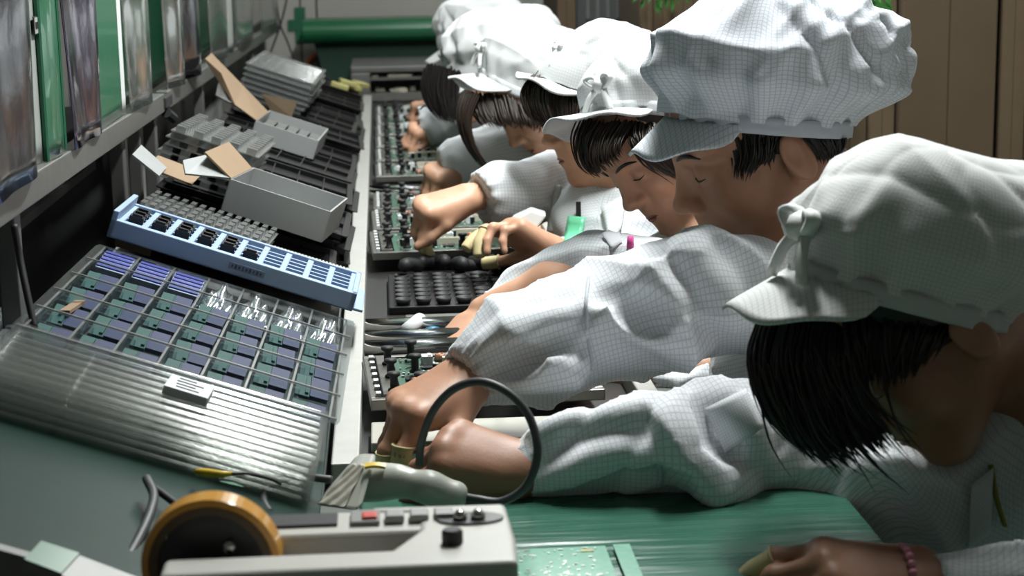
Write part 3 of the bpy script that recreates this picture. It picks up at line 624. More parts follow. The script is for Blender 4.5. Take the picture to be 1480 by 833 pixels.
b1 = open_box('open white carton with a long torn brown flap, farther of the two on the rack', -.165, 3.93, .062, w_, d_, h_, -.05,
    [([(-w_ / 2, -d_ / 2, h_), (-w_ / 2 - .05, -d_ / 2 - .02, h_ + .02), (-w_ / 2 - .10, -d_ / 2 + .02, h_ + .07), (-w_ / 2 - .145, -d_ / 2 + .06, h_ + .085), (-w_ / 2 - .15, d_ / 2 - .1, h_ + .09), (-w_ / 2 - .07, d_ / 2 - .06, h_ + .04), (-w_ / 2, d_ / 2 - .05, h_)], M_cardl),
     ([(-w_ / 2 - .06, -d_ / 2 - .03, h_ + .022), (-w_ / 2 - .09, -d_ / 2 - .05, h_ + .03), (-w_ / 2 - .10, -d_ / 2 + .02, h_ + .05), (-w_ / 2 - .05, -d_ / 2 + .03, h_ + .02)], M_aludark),
     ([(-w_ / 2, d_ / 2, h_), (-w_ / 2 - .03, d_ / 2, h_ + .03), (-w_ / 2 + .05, d_ / 2 + .01, h_ + .035), (-w_ / 2 + .05, d_ / 2, h_)], M_card)])
TQ = MW[b1.name]
for k in range(5): tag(link(MB().box((0, 0, .012), (.02, .2, .024)).mesh('dark_part') if k == 0 else bpy.data.meshes['dark_part'], 'dark_part', M_aludark, loc=TQ @ Vector((-.05 + k * .025, 0, .004)), rot=rrot(-.05)), 'dark flat part, %s from the left inside the farther white carton' % ['first', 'second', 'third', 'fourth', 'fifth'][k], 'part', 'dark parts in the far carton')
# ribbed clear stack (middle) and gridded clear stack (far)
me_r = toothed(.155, .26, .012, 5, 9).mesh('ribbed_tray')
for k in range(7):
    tag(link(me_r, 'ribbed_tray', M_milky, loc=rkp(-.265 + random.uniform(-.006, .006), 3.16 + random.uniform(-.01, .01) + .006 * k, .054 + k * .0125), rot=rrot(-.06 + random.uniform(-.03, .03))), 'clear ribbed tray, %s of the stack between the two white cartons' % ords[k], 'tray', 'clear ribbed trays')
me_g = ribbed_tray(.165, .55, .014, 6, 12, .002).mesh('gridded_tray')
for k in range(6):
    tag(link(me_g, 'gridded_tray', M_milky, loc=rkp(-.235 + random.uniform(-.005, .005), 4.82 + .006 * k, .064 + k * .0135), rot=rrot(-.03 + random.uniform(-.02, .02))), 'clear gridded tray, %s of the stack near the far wall' % ords[k], 'tray', 'clear gridded trays')
M_yel = mat('yellow_plastic', (.45, .42, .16), .5)
for k in range(4):
    s_, y_ = rk(492 + k * 10, 122 - k * 3 + (k % 2) * 6, .10); tag(MB().box(rkp(s_, 5.5 + .05 * k, .085 + .012 * (k % 2)), (.055, .03, .014), rrot(.3 * k)).build('yellow_clip', M_yel, bevel=.002), 'yellow plastic clip, %s from the left on the far black trays' % ['first', 'second', 'third', 'fourth'][k], 'clip', 'yellow clips')
# bits at the far left
t = rthing('carton_scrap', 'small brown carton scrap behind the pocket tray', 'cardboard', *rk(196, 345, .05), .05)
MB().box((0, 0, 0), (.05, .003, .04), (.3, 0, 0)).box((.01, .01, -.03), (.05, .02, .003)).build('sheet', M_cardl, t)
t = rthing('dark_tray', 'dark clear tray with a tan strip left of the pocket tray', 'tray', *rk(100, 470, .02), .0, -.1)
MB().box((0, 0, .01), (.07, .12, .002)).box((0, -.06, .02), (.07, .002, .02)).box((-.035, 0, .02), (.002, .12, .02)).box((0, .06, .02), (.07, .002, .02)).build('shell', M_clear2, t)
MB().box((.0, 0, .014), (.055, .1, .008)).build('insert', M_black, t); MB().box((-.008, .03, .034), (.012, .07, .004), (0, -.3, 0)).build('tan_strip', M_cardl, t)
me_s = toothed(.12, .2, .011, 9, 5).mesh('side_tray')
for k in range(8):
    tag(link(me_s, 'side_tray', M_clear2, loc=np.array([-.445, 2.03, .80 + .0125 * k]) + RNG.uniform(-.004, .004, 3) * [1, 1, 0], rot=(0, .1, random.uniform(-.04, .04))), 'dull clear toothed tray, %s of the stack at the left edge' % ords[k], 'tray', 'side stack of toothed trays')
tag(MB().box((-.445, 2.03, .765), (.13, .24, .06)).build('riser_block', M_dark, bevel=.003), 'black riser block under the toothed trays at the left edge', 'block')
cable('thin_cable', 'thin dark cable hanging beside the toothed trays at the left edge', [(20, 325, 1.95), (28, 370, 1.95), (38, 420, 1.94), (50, 475, 1.93)], .004, M_blackr)
# ================================================================ rail, posts and hanging sleeves on the left
XR = -.415
t = thing('guide_rail', 'grey aluminium rail running above the rack', 'rail', (XR, 1.5, 1.0))
zr = lambda y: 1.045 - .0125 * (y - 1.9)
MB().add([(XR + a, y, zr(y) + b) for y in (1.3, 3.385) for (a, b) in ((-.012, -.017), (.012, -.017), (.012, .017), (-.012, .017))], [(0, 1, 5, 4), (1, 2, 6, 5), (2, 3, 7, 6), (3, 0, 4, 7), (3, 2, 1, 0), (4, 5, 6, 7)]).build('bar', M_alu, t, local=False, bevel=.002)
MB().add([(XR + a, y, zr(y) + b) for y in (3.45, 7.3) for (a, b) in ((-.012, -.017), (.012, -.017), (.012, .017), (-.012, .017))], [(0, 1, 5, 4), (1, 2, 6, 5), (2, 3, 7, 6), (3, 0, 4, 7), (3, 2, 1, 0), (4, 5, 6, 7)]).build('bar', M_alu, t, local=False, bevel=.002)
MB().box((XR, 3.42, zr(3.42)), (.034, .10, .022)).build('joint', M_dark, t, local=False, bevel=.003)
MB().tube([(XR + .012, 3.40, zr(3.4) - .02), (XR + .02, 3.44, zr(3.4) - .035)], .01, 8).build('clamp', M_dark, t, local=False)
for k, (yy, mm, lb) in enumerate([(2.05, M_aludark, 'dark post under the rail at the left edge'), (2.92, M_aludark, 'first dark grey post under the rail, left of the blue tray'), (3.12, M_alu, 'thin pale post under the rail'), (3.34, M_aludark, 'grey post below the rail joint'), (4.25, M_aludark, 'grey post behind the near white carton'), (5.0, M_alu, 'pale post behind the far white carton'), (6.0, M_aludark, 'farthest grey post under the rail')]):
    zt = zr(yy) - .018; tag(MB().box((XR - .012, yy, (.735 + zt) / 2), (.022, .035 if mm is M_aludark else .014, zt - .735)).build('rail_post', mm, bevel=.002), lb, 'post', 'posts under the rail')
t = thing('side_partition', 'grey sheet partition behind the posts under the rail', 'partition', (-.47, 4.5, .735))
M_gsheet = mat('grey_sheet', (.20, .205, .195), .6, var=.1, scale=5)
for y0, y1 in ((3.42, 4.2), (4.22, 5.2), (5.22, 6.4), (6.42, 7.4)): MB().box((-.47, (y0 + y1) / 2, .87), (.012, y1 - y0, .27)).build('panel', M_gsheet, t, local=False, bevel=.002)
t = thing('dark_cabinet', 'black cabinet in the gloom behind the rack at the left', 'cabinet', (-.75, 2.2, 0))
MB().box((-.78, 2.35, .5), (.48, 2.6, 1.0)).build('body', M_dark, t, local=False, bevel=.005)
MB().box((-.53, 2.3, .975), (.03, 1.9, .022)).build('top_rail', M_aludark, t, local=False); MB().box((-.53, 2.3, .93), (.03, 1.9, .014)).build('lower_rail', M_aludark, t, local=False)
# hanging sheets and sleeves
M_sheetw = mat('sheet_white', (.42, .44, .42), .4, var=.06, coat=.3); M_gboard = mat('sleeve_green', (.012, .14, .065), .3, var=.2, coat=.4)
M_foil = mat('silver_foil', (.13, .13, .15), .16, .9, var=.25, scale=10, bump=.35, bscale=25)
M_foilp = mat('violet_foil', (.14, .12, .18), .14, .9, var=.35, scale=8, bump=.4, bscale=22)
M_sleeve = clear_mat('sleeve_film', tint=(.8, .82, .82), gloss=.12, rough=.1, haze=.16, hcol=(.35, .35, .33))
yr = lambda u: px(u, 300 - .69 * u, XR)[1]
def sheet(name, label, cat, u0, u1, m, bulge=.0, dx=.0, wob=0., seed=0, text=False, z1=1.62, thick=.0015, edge=None):
    y0, y1 = yr(u0), yr(u1); r = random.Random(seed); ph = r.random() * 6; z0 = zr((y0 + y1) / 2) + .019
    def fn(a, b_):
        x = XR + dx + bulge * math.sin(math.pi * a) + wob * math.sin(9 * a + ph + 2 * b_) * (1 - b_) + wob * .6 * math.sin(7 * b_ + 5 * a + ph)
        return (x, y0 + (y1 - y0) * a, z0 + (z1 - z0) * b_)
    t = thing(name, label, cat, (XR + dx, y0, z0), group='sheets hanging over the rail')
    MB().grid(fn, 26, 24).build('sheet', m, t, local=False, smooth=True, solid=thick)
    if edge: MB().tube([fn(0, b_) for b_ in np.linspace(0, 1, 12)], .004, 6).build('edge_strip', edge, t, local=False); MB().tube([fn(1, b_) for b_ in np.linspace(0, 1, 12)], .004, 6).build('edge_strip', edge, t, local=False)
    return t
sheet('instruction_sleeve', 'crinkled silver sleeve hanging at the left edge of the picture', 'sleeve', -60, 42, M_foil, .02, .01, .006, 1)
bw = sheet('white_board', 'pale board with a small black printed label box at the left', 'board', 44, 64, M_sheetw, .0, .0, 0, 2)
sheet('green_board', 'green board with a rounded lower edge beside the silver sleeve', 'board', 64, 90, M_gboard, .006, .004, 0, 3, edge=M_greenp)
sheet('instruction_sleeve', 'violet-silver crinkled sleeve between the green boards', 'sleeve', 92, 140, M_foilp, .012, .008, .005, 4)
sheet('green_board', 'narrow green board right of the violet-silver sleeve', 'board', 141, 172, M_gboard, .0, .006, 0, 5)
sheet('white_board', 'thin white strip board right of the narrow green board', 'board', 173, 179, M_paper, 0, .004, 0, 6)
sheet('instruction_sleeve', 'greyish clear sleeve above the rail, left of the joint', 'sleeve', 180, 214, M_sleeve, .015, .006, .003, 7)
sheet('green_board', 'dark green board just left of the rail joint', 'board', 180, 236, M_gboard, 0, -.02, 0, 8)
sheet('instruction_sleeve', 'clear sleeve with a greenish glint right at the rail joint', 'sleeve', 237, 256, M_sleeve, .02, .006, .002, 9)
sheet('instruction_sleeve', 'silver-grey sleeve right of the rail joint', 'sleeve', 257, 282, M_foil, .02, .006, .004, 10)
sheet('green_board', 'green board second past the rail joint', 'board', 238, 300, M_gboard, 0, -.03, 0, 11)
sheet('instruction_sleeve', 'grey sleeve with a bright rolled edge past the joint', 'sleeve', 302, 322, M_sleeve, .02, .006, .003, 12)
sheet('white_board', 'narrow white rolled sheet past the joint', 'board', 323, 333, M_sheetw, .01, .006, 0, 13)
sheet('instruction_sleeve', 'pale clear sleeve toward the far end of the rail', 'sleeve', 337, 362, M_sleeve, .02, .006, .003, 14)
sheet('green_board', 'green board toward the far end of the rail', 'board', 302, 372, M_gboard, 0, -.04, 0, 15)
sheet('instruction_sleeve', 'last clear sleeve at the far end of the rail', 'sleeve', 374, 398, M_sleeve, .02, .006, .003, 16)
# printed label box on the pale board
c = px(54, 36, XR + .004); MB().box(c, (.0012, .05, .022)).build('label_box', M_dark, bw, local=False); MB().box(c + [.0008, 0, 0], (.0012, .047, .019)).build('label_face', M_sheetw, bw, local=False)
for k in range(6): MB().box(c + [.0018, -.018 + k * .007, 0], (.0006, .0042, .008)).build('print', M_dark, bw, local=False)
# ================================================================ foreground: tape dispenser, scanner, cables
M_beige = mat('beige_abs', (.50, .49, .45), .42, var=.04); M_beiged = mat('grey_abs', (.20, .20, .19), .45)
M_orange2 = mat('amber_tape', (.62, .29, .035), .28, var=.08, coat=.4); M_red = mat('red_button', (.62, .06, .03), .4)
t = thing('tape_dispenser', 'beige electric tape dispenser with an amber tape roll in front', 'dispenser', (-.04, 1.30, .745))
zt = .875
def dbox(x0, x1, y0, y1, z0, z1, name, m, bev=.004): return MB().box(((x0 + x1) / 2, (y0 + y1) / 2, (z0 + z1) / 2), (x1 - x0, y1 - y0, z1 - z0)).build(name, m, t, local=False, bevel=bev, seg=3)
dbox(-.150, .088, 1.242, 1.372, .745, .80, 'base', M_beiged, .004)
MB().prism([(-.170, 1.238), (.088, 1.238), (.09, 1.29), (.088, 1.375), (-.02, 1.378), (-.02, 1.368), (.018, 1.364), (.018, 1.318), (-.004, 1.274), (-.170, 1.274)], .795, zt).build('right_cheek', M_beige, t, local=False, bevel=.007, seg=4)
MB().prism([(-.155, 1.322), (.024, 1.322), (.024, 1.376), (-.155, 1.376)], .795, zt - .002).build('control_body', M_beige, t, local=False, bevel=.005, seg=3)
dbox(-.15, .0, 1.274, 1.322, .80, .828, 'slot_floor', M_dark, .001)
dbox(-.105, -.045, 1.338, 1.366, zt - .003, zt + .0005, 'display', M_dark, .001)
dbox(-.035, -.012, 1.336, 1.366, zt - .002, zt + .002, 'side_panel', M_beiged, .001)
dbox(-.026, -.014, 1.340, 1.354, zt - .002, zt + .0045, 'red_button', M_red, .0015)
for k in range(3): dbox(-.008 + k * .019, .007 + k * .019, 1.338, 1.356, zt - .002, zt + .005, 'key', mat('key_grey', (.30, .30, .29), .4), .002)
MB().lathe([(.026, 0), (.026, .002), (.0, .002)], 24).build('oval_plate', M_black, t, local=False, loc=(.058, 1.336, zt))
bpy.data.objects['oval_plate'].scale = (1, .55, 1)
for dx in (-.008, .006): MB().lathe([(.0055, 0), (.006, .003), (.003, .0065), (0, .007)], 14).build('chrome_screw', M_chrome, t, local=False, loc=(.058 + dx, 1.334, zt + .002), smooth=True)
MB().lathe([(.008, -.004), (.008, .009), (.0065, .011), (0, .011)], 16).build('black_knob', M_blackr, t, local=False, loc=(.042, 1.283, zt), smooth=False)
rc = P(308, 812, 1.362); R0, R1, R2 = .0525, .0465, .040
rot = Matrix.Rotation(math.pi / 2, 3, 'X') @ Matrix.Rotation(0, 3, 'Y')
o = MB().lathe([(R1, -.012), (R0, -.012), (R0, .012), (R1, .012)], 64, close=True).build('tape_roll', M_orange2, t, local=False, loc=rc, rot=(math.pi / 2, 0, -.06), smooth=False, bevel=.001)
o['label'] = 'amber tape roll'
MB().lathe([(R2, -.0115), (R1 - .0002, -.0115), (R1 - .0002, .0115), (R2, .0115)], 48, close=True).build('roll_core', mat('brown_core', (.10, .06, .03), .5), t, local=False, loc=rc, rot=(math.pi / 2, 0, -.06))
MB().lathe([(R2 - .0005, -.008), (R2 - .0005, .008)], 40).build('hub', M_black, t, local=False, loc=rc, rot=(math.pi / 2, 0, -.06))
MB().tube([rc + np.array([.014, -.0, .016]), rc + np.array([.014, -.018, .016])], .0045, 10).build('hub_pin', M_chrome, t, local=False, smooth=True)
# barcode scanner
t = thing('barcode_scanner', 'grey-beige handheld barcode scanner lying on the green mat', 'scanner', pz(570, 745, .745))
M_scan = mat('scanner_grey', (.40, .41, .36), .4, var=.05)
S = lambda u, v, d, r: (P(u, v, d), Rp_(r, d))
Rp_ = lambda r, d: r * d / F
def chain(lst, k=.012): return [RC(P(*a[:3]), P(*b[:3]), Rp_(a[3], a[2]), Rp_(b[3], b[2]), k) for a, b in zip(lst[:-1], lst[1:])]
pr = chain([(548, 697, 1.755, 22), (575, 696, 1.75, 20), (620, 705, 1.745, 21), (656, 719, 1.745, 24)]) + chain([(548, 697, 1.755, 23), (522, 702, 1.755, 24)], .015)
pr += [HP(P(676, 722, 1.745), P(690, 727, 1.745) - P(660, 717, 1.745), .06, .008)]
V, Q = sdf_mesh(pr, .0022); link(np_mesh('handle', V, Q), 'handle', M_scan, t, local=False)
hd = [P(540, 672, 1.74), P(512, 671, 1.76), P(458, 733, 1.74), P(520, 742, 1.70)]; bk = np.array([.004, .055, -.004])
MB().add(hd + [p + bk for p in hd], [(0, 1, 2, 3), (7, 6, 5, 4), (0, 4, 5, 1), (1, 5, 6, 2), (2, 6, 7, 3), (3, 7, 4, 0)]).build('head', M_scan, t, local=False, bevel=.006, seg=3)
M_tape = mat('taped_window', (.47, .45, .38), .25, var=.55, scale=70, bump=.5, bscale=70)
nn = nz(np.cross(hd[2] - hd[1], hd[3] - hd[1])); nn = nn if nn[1] < 0 else -nn
def tape_fn(a, b_): return hd[1] * (1 - a) * (1 - b_) + hd[0] * a * (1 - b_) * 1.0 + hd[2] * (1 - a) * b_ + hd[3] * a * b_ + nn * (.001 + .002 * math.sin(11 * a + 7 * b_) ** 2)
MB().grid(lambda a, b_: tape_fn(a * .62 + .02, b_ * .94 + .03), 20, 24).build('window_tape', M_tape, t, local=False, smooth=True, solid=.001)
MB().grid(lambda a, b_: P(527 + 30 * a, 672 + 5 * b_ - 2 * math.sin(3.1 * a), 1.74 - .006 * b_) , 10, 4).build('yellow_accent', mat('yellow_accent', (.72, .5, .06), .4), t, local=False, solid=.003)
M_cable = mat('grey_cable', (.055, .058, .062), .5)
def wcable(name, label, pts, r, m=M_cable, n=70, w_=10): return tag(MB().tube(spline(pts, n), r, w_).build(name, m, smooth=True), label, 'cable')
wcable('scanner_cable', 'thick grey cable looping up from the scanner handle past the hands', [P(*q) for q in [(672, 719, 1.745), (690, 722, 1.74), (725, 725, 1.735), (760, 703, 1.73), (777, 655, 1.73), (765, 603, 1.735), (735, 568, 1.74), (695, 552, 1.75), (655, 563, 1.765), (625, 596, 1.78), (609, 640, 1.79), (606, 672, 1.80)]], .0042)
wcable('scanner_cable', 'grey cable curling in front of the scanner head', [P(*q) for q in [(480, 694, 1.79), (440, 690, 1.79), (405, 694, 1.78), (385, 708, 1.765), (381, 725, 1.74), (390, 742, 1.72)]], .0042, n=40)
wcable('scanner_cable', 'grey cable curving down the green mat at the left', [P(*q) for q in [(212, 692, 1.63), (222, 716, 1.60), (216, 745, 1.565), (200, 780, 1.53), (180, 815, 1.49), (160, 850, 1.45)]], .0044, n=40)
wcable('thin_cable', 'short black cable between the left grey cable and the tape roll', [P(*q) for q in [(224, 706, 1.63), (240, 718, 1.62), (256, 730, 1.61), (272, 742, 1.60)]], .0035, M_blackr, n=20)
t = thing('yellow_connector', 'small yellow connector with a thin black lead below the clear trays', 'connector', P(310, 685, 1.70))
MB().tube([P(284, 683, 1.705), P(300, 684, 1.70), P(322, 686, 1.70), P(335, 685, 1.70)], [.0038, .0045, .0034, .0022], 10).build('body', mat('yellow_body', (.62, .42, .03), .4), t, local=False, smooth=True)
MB().tube(spline([P(334, 685, 1.70), P(360, 685, 1.71), P(392, 693, 1.72), (P(405, 700, 1.73))], 16), .0016, 8).build('lead', M_blackr, t, local=False, smooth=True)
tag(MB().tube([P(318, 696, 1.69), P(335, 700, 1.69), P(352, 704, 1.685)], [.001, .004, .001], 6, flat=.4).build('green_scrap', M_greenp), 'thin green scrap on the mat beside the yellow connector', 'scrap')
# green board at the front edge
c = pz(800, 812, .748); t = thing('bare_board', 'bare green circuit board lying at the front edge of the mat', 'circuit board', c)
M_bare = mat('bare_board', (.10, .32, .22), .35, var=.3, scale=160)
MB().box((-.0, -.012, .001), (.105, .09, .0018)).build('board', M_bare, t, bevel=.0003)
rr = random.Random(9); mb = MB()
for k in range(90): mb.box((rr.uniform(-.048, .048), rr.uniform(-.05, .028), .0022), (rr.uniform(.001, .004), rr.uniform(.001, .003), .0008))
o = mb.build('solder_pads', M_silver, t); o['kind'] = 'stuff'
MB().box((.034, .02, .0022), (.012, .006, .0008)).build('yellow_pad', M_yel, t)
MB().box((.068, -.01, .001), (.016, .09, .002)).build('edge_tab', M_bare, t)
# low left corner: metal strip with paper, blue bin, black thing
t = thing('metal_tray', 'pale metal strip with green tape at the lower left corner', 'strip', rkp(-.25, 1.35, -.05))
a, b_, c_, d_ = P(62, 783, 1.41), P(240, 850, 1.41), P(215, 880, 1.37), P(35, 812, 1.37)
MB().add([a, b_, c_, d_] + [x - np.array([0, 0, .006]) for x in (a, b_, c_, d_)], [(3, 2, 1, 0), (4, 5, 6, 7), (0, 1, 5, 4), (1, 2, 6, 5), (2, 3, 7, 6), (3, 0, 4, 7)]).build('plate', M_aludark, t, local=False)
e = [a * .92 + d_ * .08, a * .7 + b_ * .3, d_ * .7 + c_ * .3, d_]; e = [x + [0, 0, .002] for x in e]; MB().add(e + [x - np.array([0, 0, .002]) for x in e], [(3, 2, 1, 0), (4, 5, 6, 7), (0, 1, 5, 4), (2, 3, 7, 6)]).build('green_tape', M_greend, t, local=False)
t = thing('blue_bin', 'dark blue bin left of the green mat', 'bin', (-.47, 1.62, .735))
M_bin = mat('dark_blue_bin', (.014, .028, .045), .6, var=.15)
x0, x1 = P(-60, 650, 1.66)[0], -.418
MB().prism([(1.30, .735), (1.98, .735), (1.98, .865), (1.30, .835)], -.62, -.412, (np.zeros(3), np.array([0, 1., 0]), np.array([0, 0, 1.]), np.array([1., 0, 0]))).build('body', M_bin, t, local=False, bevel=.003)
MB().tube([(-.413, 1.34, .80), (-.413, 1.95, .82)], .003, 6).build('seam', M_black, t, local=False)
# ================================================================ people
M_coat = cloth_mat('smock_cloth', (.76, .78, .80), (.58, .615, .665), .0052, .2)
M_coatg = cloth_mat('smock_cloth_grey', (.70, .71, .70), (.56, .57, .57), .0045, .2)
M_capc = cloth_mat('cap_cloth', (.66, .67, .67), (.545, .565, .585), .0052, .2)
M_capb = cloth_mat('cap_cloth_blue', (.76, .79, .84), (.56, .60, .67), .0052, .2)
M_skin = skin_mat('skin', (.56, .31, .20), (.48, .17, .13)); M_skin2 = skin_mat('skin_tan', (.45, .235, .145), (.38, .15, .11)); M_skin3 = skin_mat('skin_deep', (.36, .175, .105), (.30, .12, .09))
M_hair = mat('dark_hair', (.010, .0075, .0065), .38, var=.4, scale=90, spec=.45)
M_hairb = mat('brown_hair', (.022, .013, .009), .38, var=.4, scale=90, spec=.45)
M_lipm = mat('lip', (.36, .13, .10), .45); M_cot = mat('latex', (.60, .50, .27), .55, var=.08, scale=60)
M_trouser = mat('navy_trousers', (.02, .024, .035), .8)
M_cord = mat('white_cord', (.75, .76, .75), .7)
FPX = F
def Rp(rpx, d): return rpx * d / FPX
class Fold:
    """cloth creases: a few broad undulations and narrower sharp ridges, both bent by a slow warp"""
    def __init__(s, seed, amp=.006, fr=1., dirs=None):
        r = np.random.default_rng(seed); s.amp = np.float32(amp); s.w = []
        for i in range(5):
            a = nz(np.asarray(dirs[i % len(dirs)]) * .55 + r.normal(size=3) * .75) if dirs else nz(r.normal(size=3)); b = nz(r.normal(size=3)); c = nz(r.normal(size=3)); big = i < 2
            s.w.append(((a * (r.uniform(16, 26) if big else r.uniform(42, 75)) * fr).astype(np.float32), (b * r.uniform(10, 20)).astype(np.float32), (c * r.uniform(9, 18)).astype(np.float32), r.uniform(0, 6, 3).astype(np.float32), 1.0 if big else (.8, .6, .55)[i - 2], (-1, -1, -1, 1, -1)[i], big))
    def __call__(s, p):
        p = p.astype(np.float32); o = np.zeros(len(p), np.float32)
        for a, b, c, ph, wt, sg, big in s.w:
            q = 1 - np.abs(np.sin(p @ a + 1.6 * np.sin(p @ b + ph[0]) + ph[1])); m = 1 if big else np.clip(.15 + np.sin(p @ c + ph[2]), 0, 1)
            q = q * q; o += np.float32(sg * wt) * (m * q - np.float32(.22 if big else .12))
        return o * s.amp
def mesh_uv(V, Q, bones, rad=.05):
    """per-face cylindrical UV round the nearest bone chain, in metres"""
    C = V[Q].mean(1); best = np.full(len(C), 1e9); bi = np.zeros(len(C), int)
    def near(ch, p):
        pts = ch[0]; r = ch[1]; D_ = []; S_ = []; Wv = []; acc = 0
        for i in range(len(pts) - 1):
            ab = pts[i + 1] - pts[i]; L = np.linalg.norm(ab); tr = ((p - pts[i]) @ ab) / L ** 2; t = np.clip(tr, 0, 1); w_ = p - pts[i] - t[:, None] * ab
            D_.append(np.linalg.norm(w_, axis=1) - (r[i] + (r[i + 1] - r[i]) * t)); S_.append(acc + np.clip(tr, -1.2, 2.2) * L); Wv.append(w_); acc += L
        D_ = np.array(D_); S_ = np.array(S_); Wv = np.array(Wv); bd = D_.min(0); w = np.exp(-(D_ - bd) / .012); w /= w.sum(0)
        return bd, (w * S_).sum(0), (w[..., None] * Wv).sum(0), None
    for k, ch in enumerate(bones):
        bd, *_ = near(ch, C); m = bd < best; best[m] = bd[m]; bi[m] = k
    uv = np.zeros((len(Q), 4, 2))
    for k, ch in enumerate(bones):
        m = bi == k
        if not m.any(): continue
        ax = nz(ch[0][-1] - ch[0][0]); ref = np.array([0, 1., 0]) if abs(ax[1]) < .8 else np.array([1., 0, 0]); ref = nz(ref - ax * ref.dot(ax)); sec = np.cross(ax, ref); R = float(np.mean(ch[1]))
        p = V[Q[m]].reshape(-1, 3); _, s_, w_, _ = near(ch, p); an = np.arctan2(w_ @ sec, w_ @ ref).reshape(-1, 4)
        an = an[:, :1] + ((an - an[:, :1] + np.pi) % (2 * np.pi) - np.pi)
        uv[m] = np.stack([s_.reshape(-1, 4), an * R], -1)
    return uv.reshape(-1, 2)
def frame_of(d, n):
    d = nz(d); n = np.asarray(n, float); n = nz(n - d * n.dot(d)); return d, n
def hand(W, K, n, right, curls, thumb=(.5, .6), sc=1., spread=.06):
    """wrist W, middle knuckle K (world points), n = back-of-hand direction. Returns primitives and finger joints."""
    d, n = frame_of(np.asarray(K) - np.asarray(W), n); s = np.cross(n, d) if right else np.cross(d, n)
    W = np.asarray(W, float); q = lambda a, b, c: W + sc * (d * a + s * b + n * c)
    pr = []; J = []
    kn = [(.090, .029, .0), (.094, .009, .004), (.088, -.011, .002), (.078, -.029, -.003)]
    ln = [(.042, .026, .021), (.046, .029, .022), (.043, .027, .022), (.034, .021, .019)]; rd = [.0098, .0102, .0096, .0084]
    for i in range(4):
        st = q(.004, (.016, .006, -.006, -.016)[i], 0); kp = q(*kn[i])
        pr.append(RC(st, kp, .0175 * sc, .0128 * sc, .016)); pr.append(RC(q(.03, kn[i][1] * .7, -.008), q(kn[i][0] * .86, kn[i][1], -.008), .012 * sc, .011 * sc, .014))
        pr.append(EL(kp + n * .002 * sc, (.0115 * sc,) * 3, None, .008))
        a = 0; pts = [kp]; dirv = d
        for j in range(3):
            a += curls[i][j] if hasattr(curls[i], '__len__') else curls[i] * (1, 1.1, .6)[j]
            sp = (.5 - i / 3) * spread * 3 * max(0, math.cos(a)); dirv = nz(d * math.cos(a) - n * math.sin(a) + s * sp); pts.append(pts[-1] + dirv * ln[i][j] * sc)
        for j in range(3): pr.append(RC(pts[j], pts[j + 1], rd[i] * (1.0, .93, .86)[j] * sc, rd[i] * (.95, .88, .74)[j] * sc, .004))
        pr.append(EL(pts[1] + (n * .0015) * sc, (rd[i] * 1.03 * sc,) * 3, None, .004)); J.append((pts, rd[i] * sc))
    o, c = thumb; t0 = q(.022, .022, -.008); td = nz(d * math.cos(o) + s * math.sin(o) - n * .35); t1 = t0 + td * .046 * sc
    td2 = nz(td * math.cos(c) + (d * .75 - s * .25 - n * .55) * math.sin(c)); t2 = t1 + td2 * .034 * sc; t3 = t2 + nz(td2 + (d - s * .5) * .15) * .027 * sc
    pr += [RC(q(.012, .012, -.006), t1, .018 * sc, .0125 * sc, .014), RC(t1, t2, .0118 * sc, .0102 * sc, .005), RC(t2, t3, .0102 * sc, .0082 * sc, .004)]
    J.append(([t1, t1, t2, t3], .0108 * sc))
    return pr, J
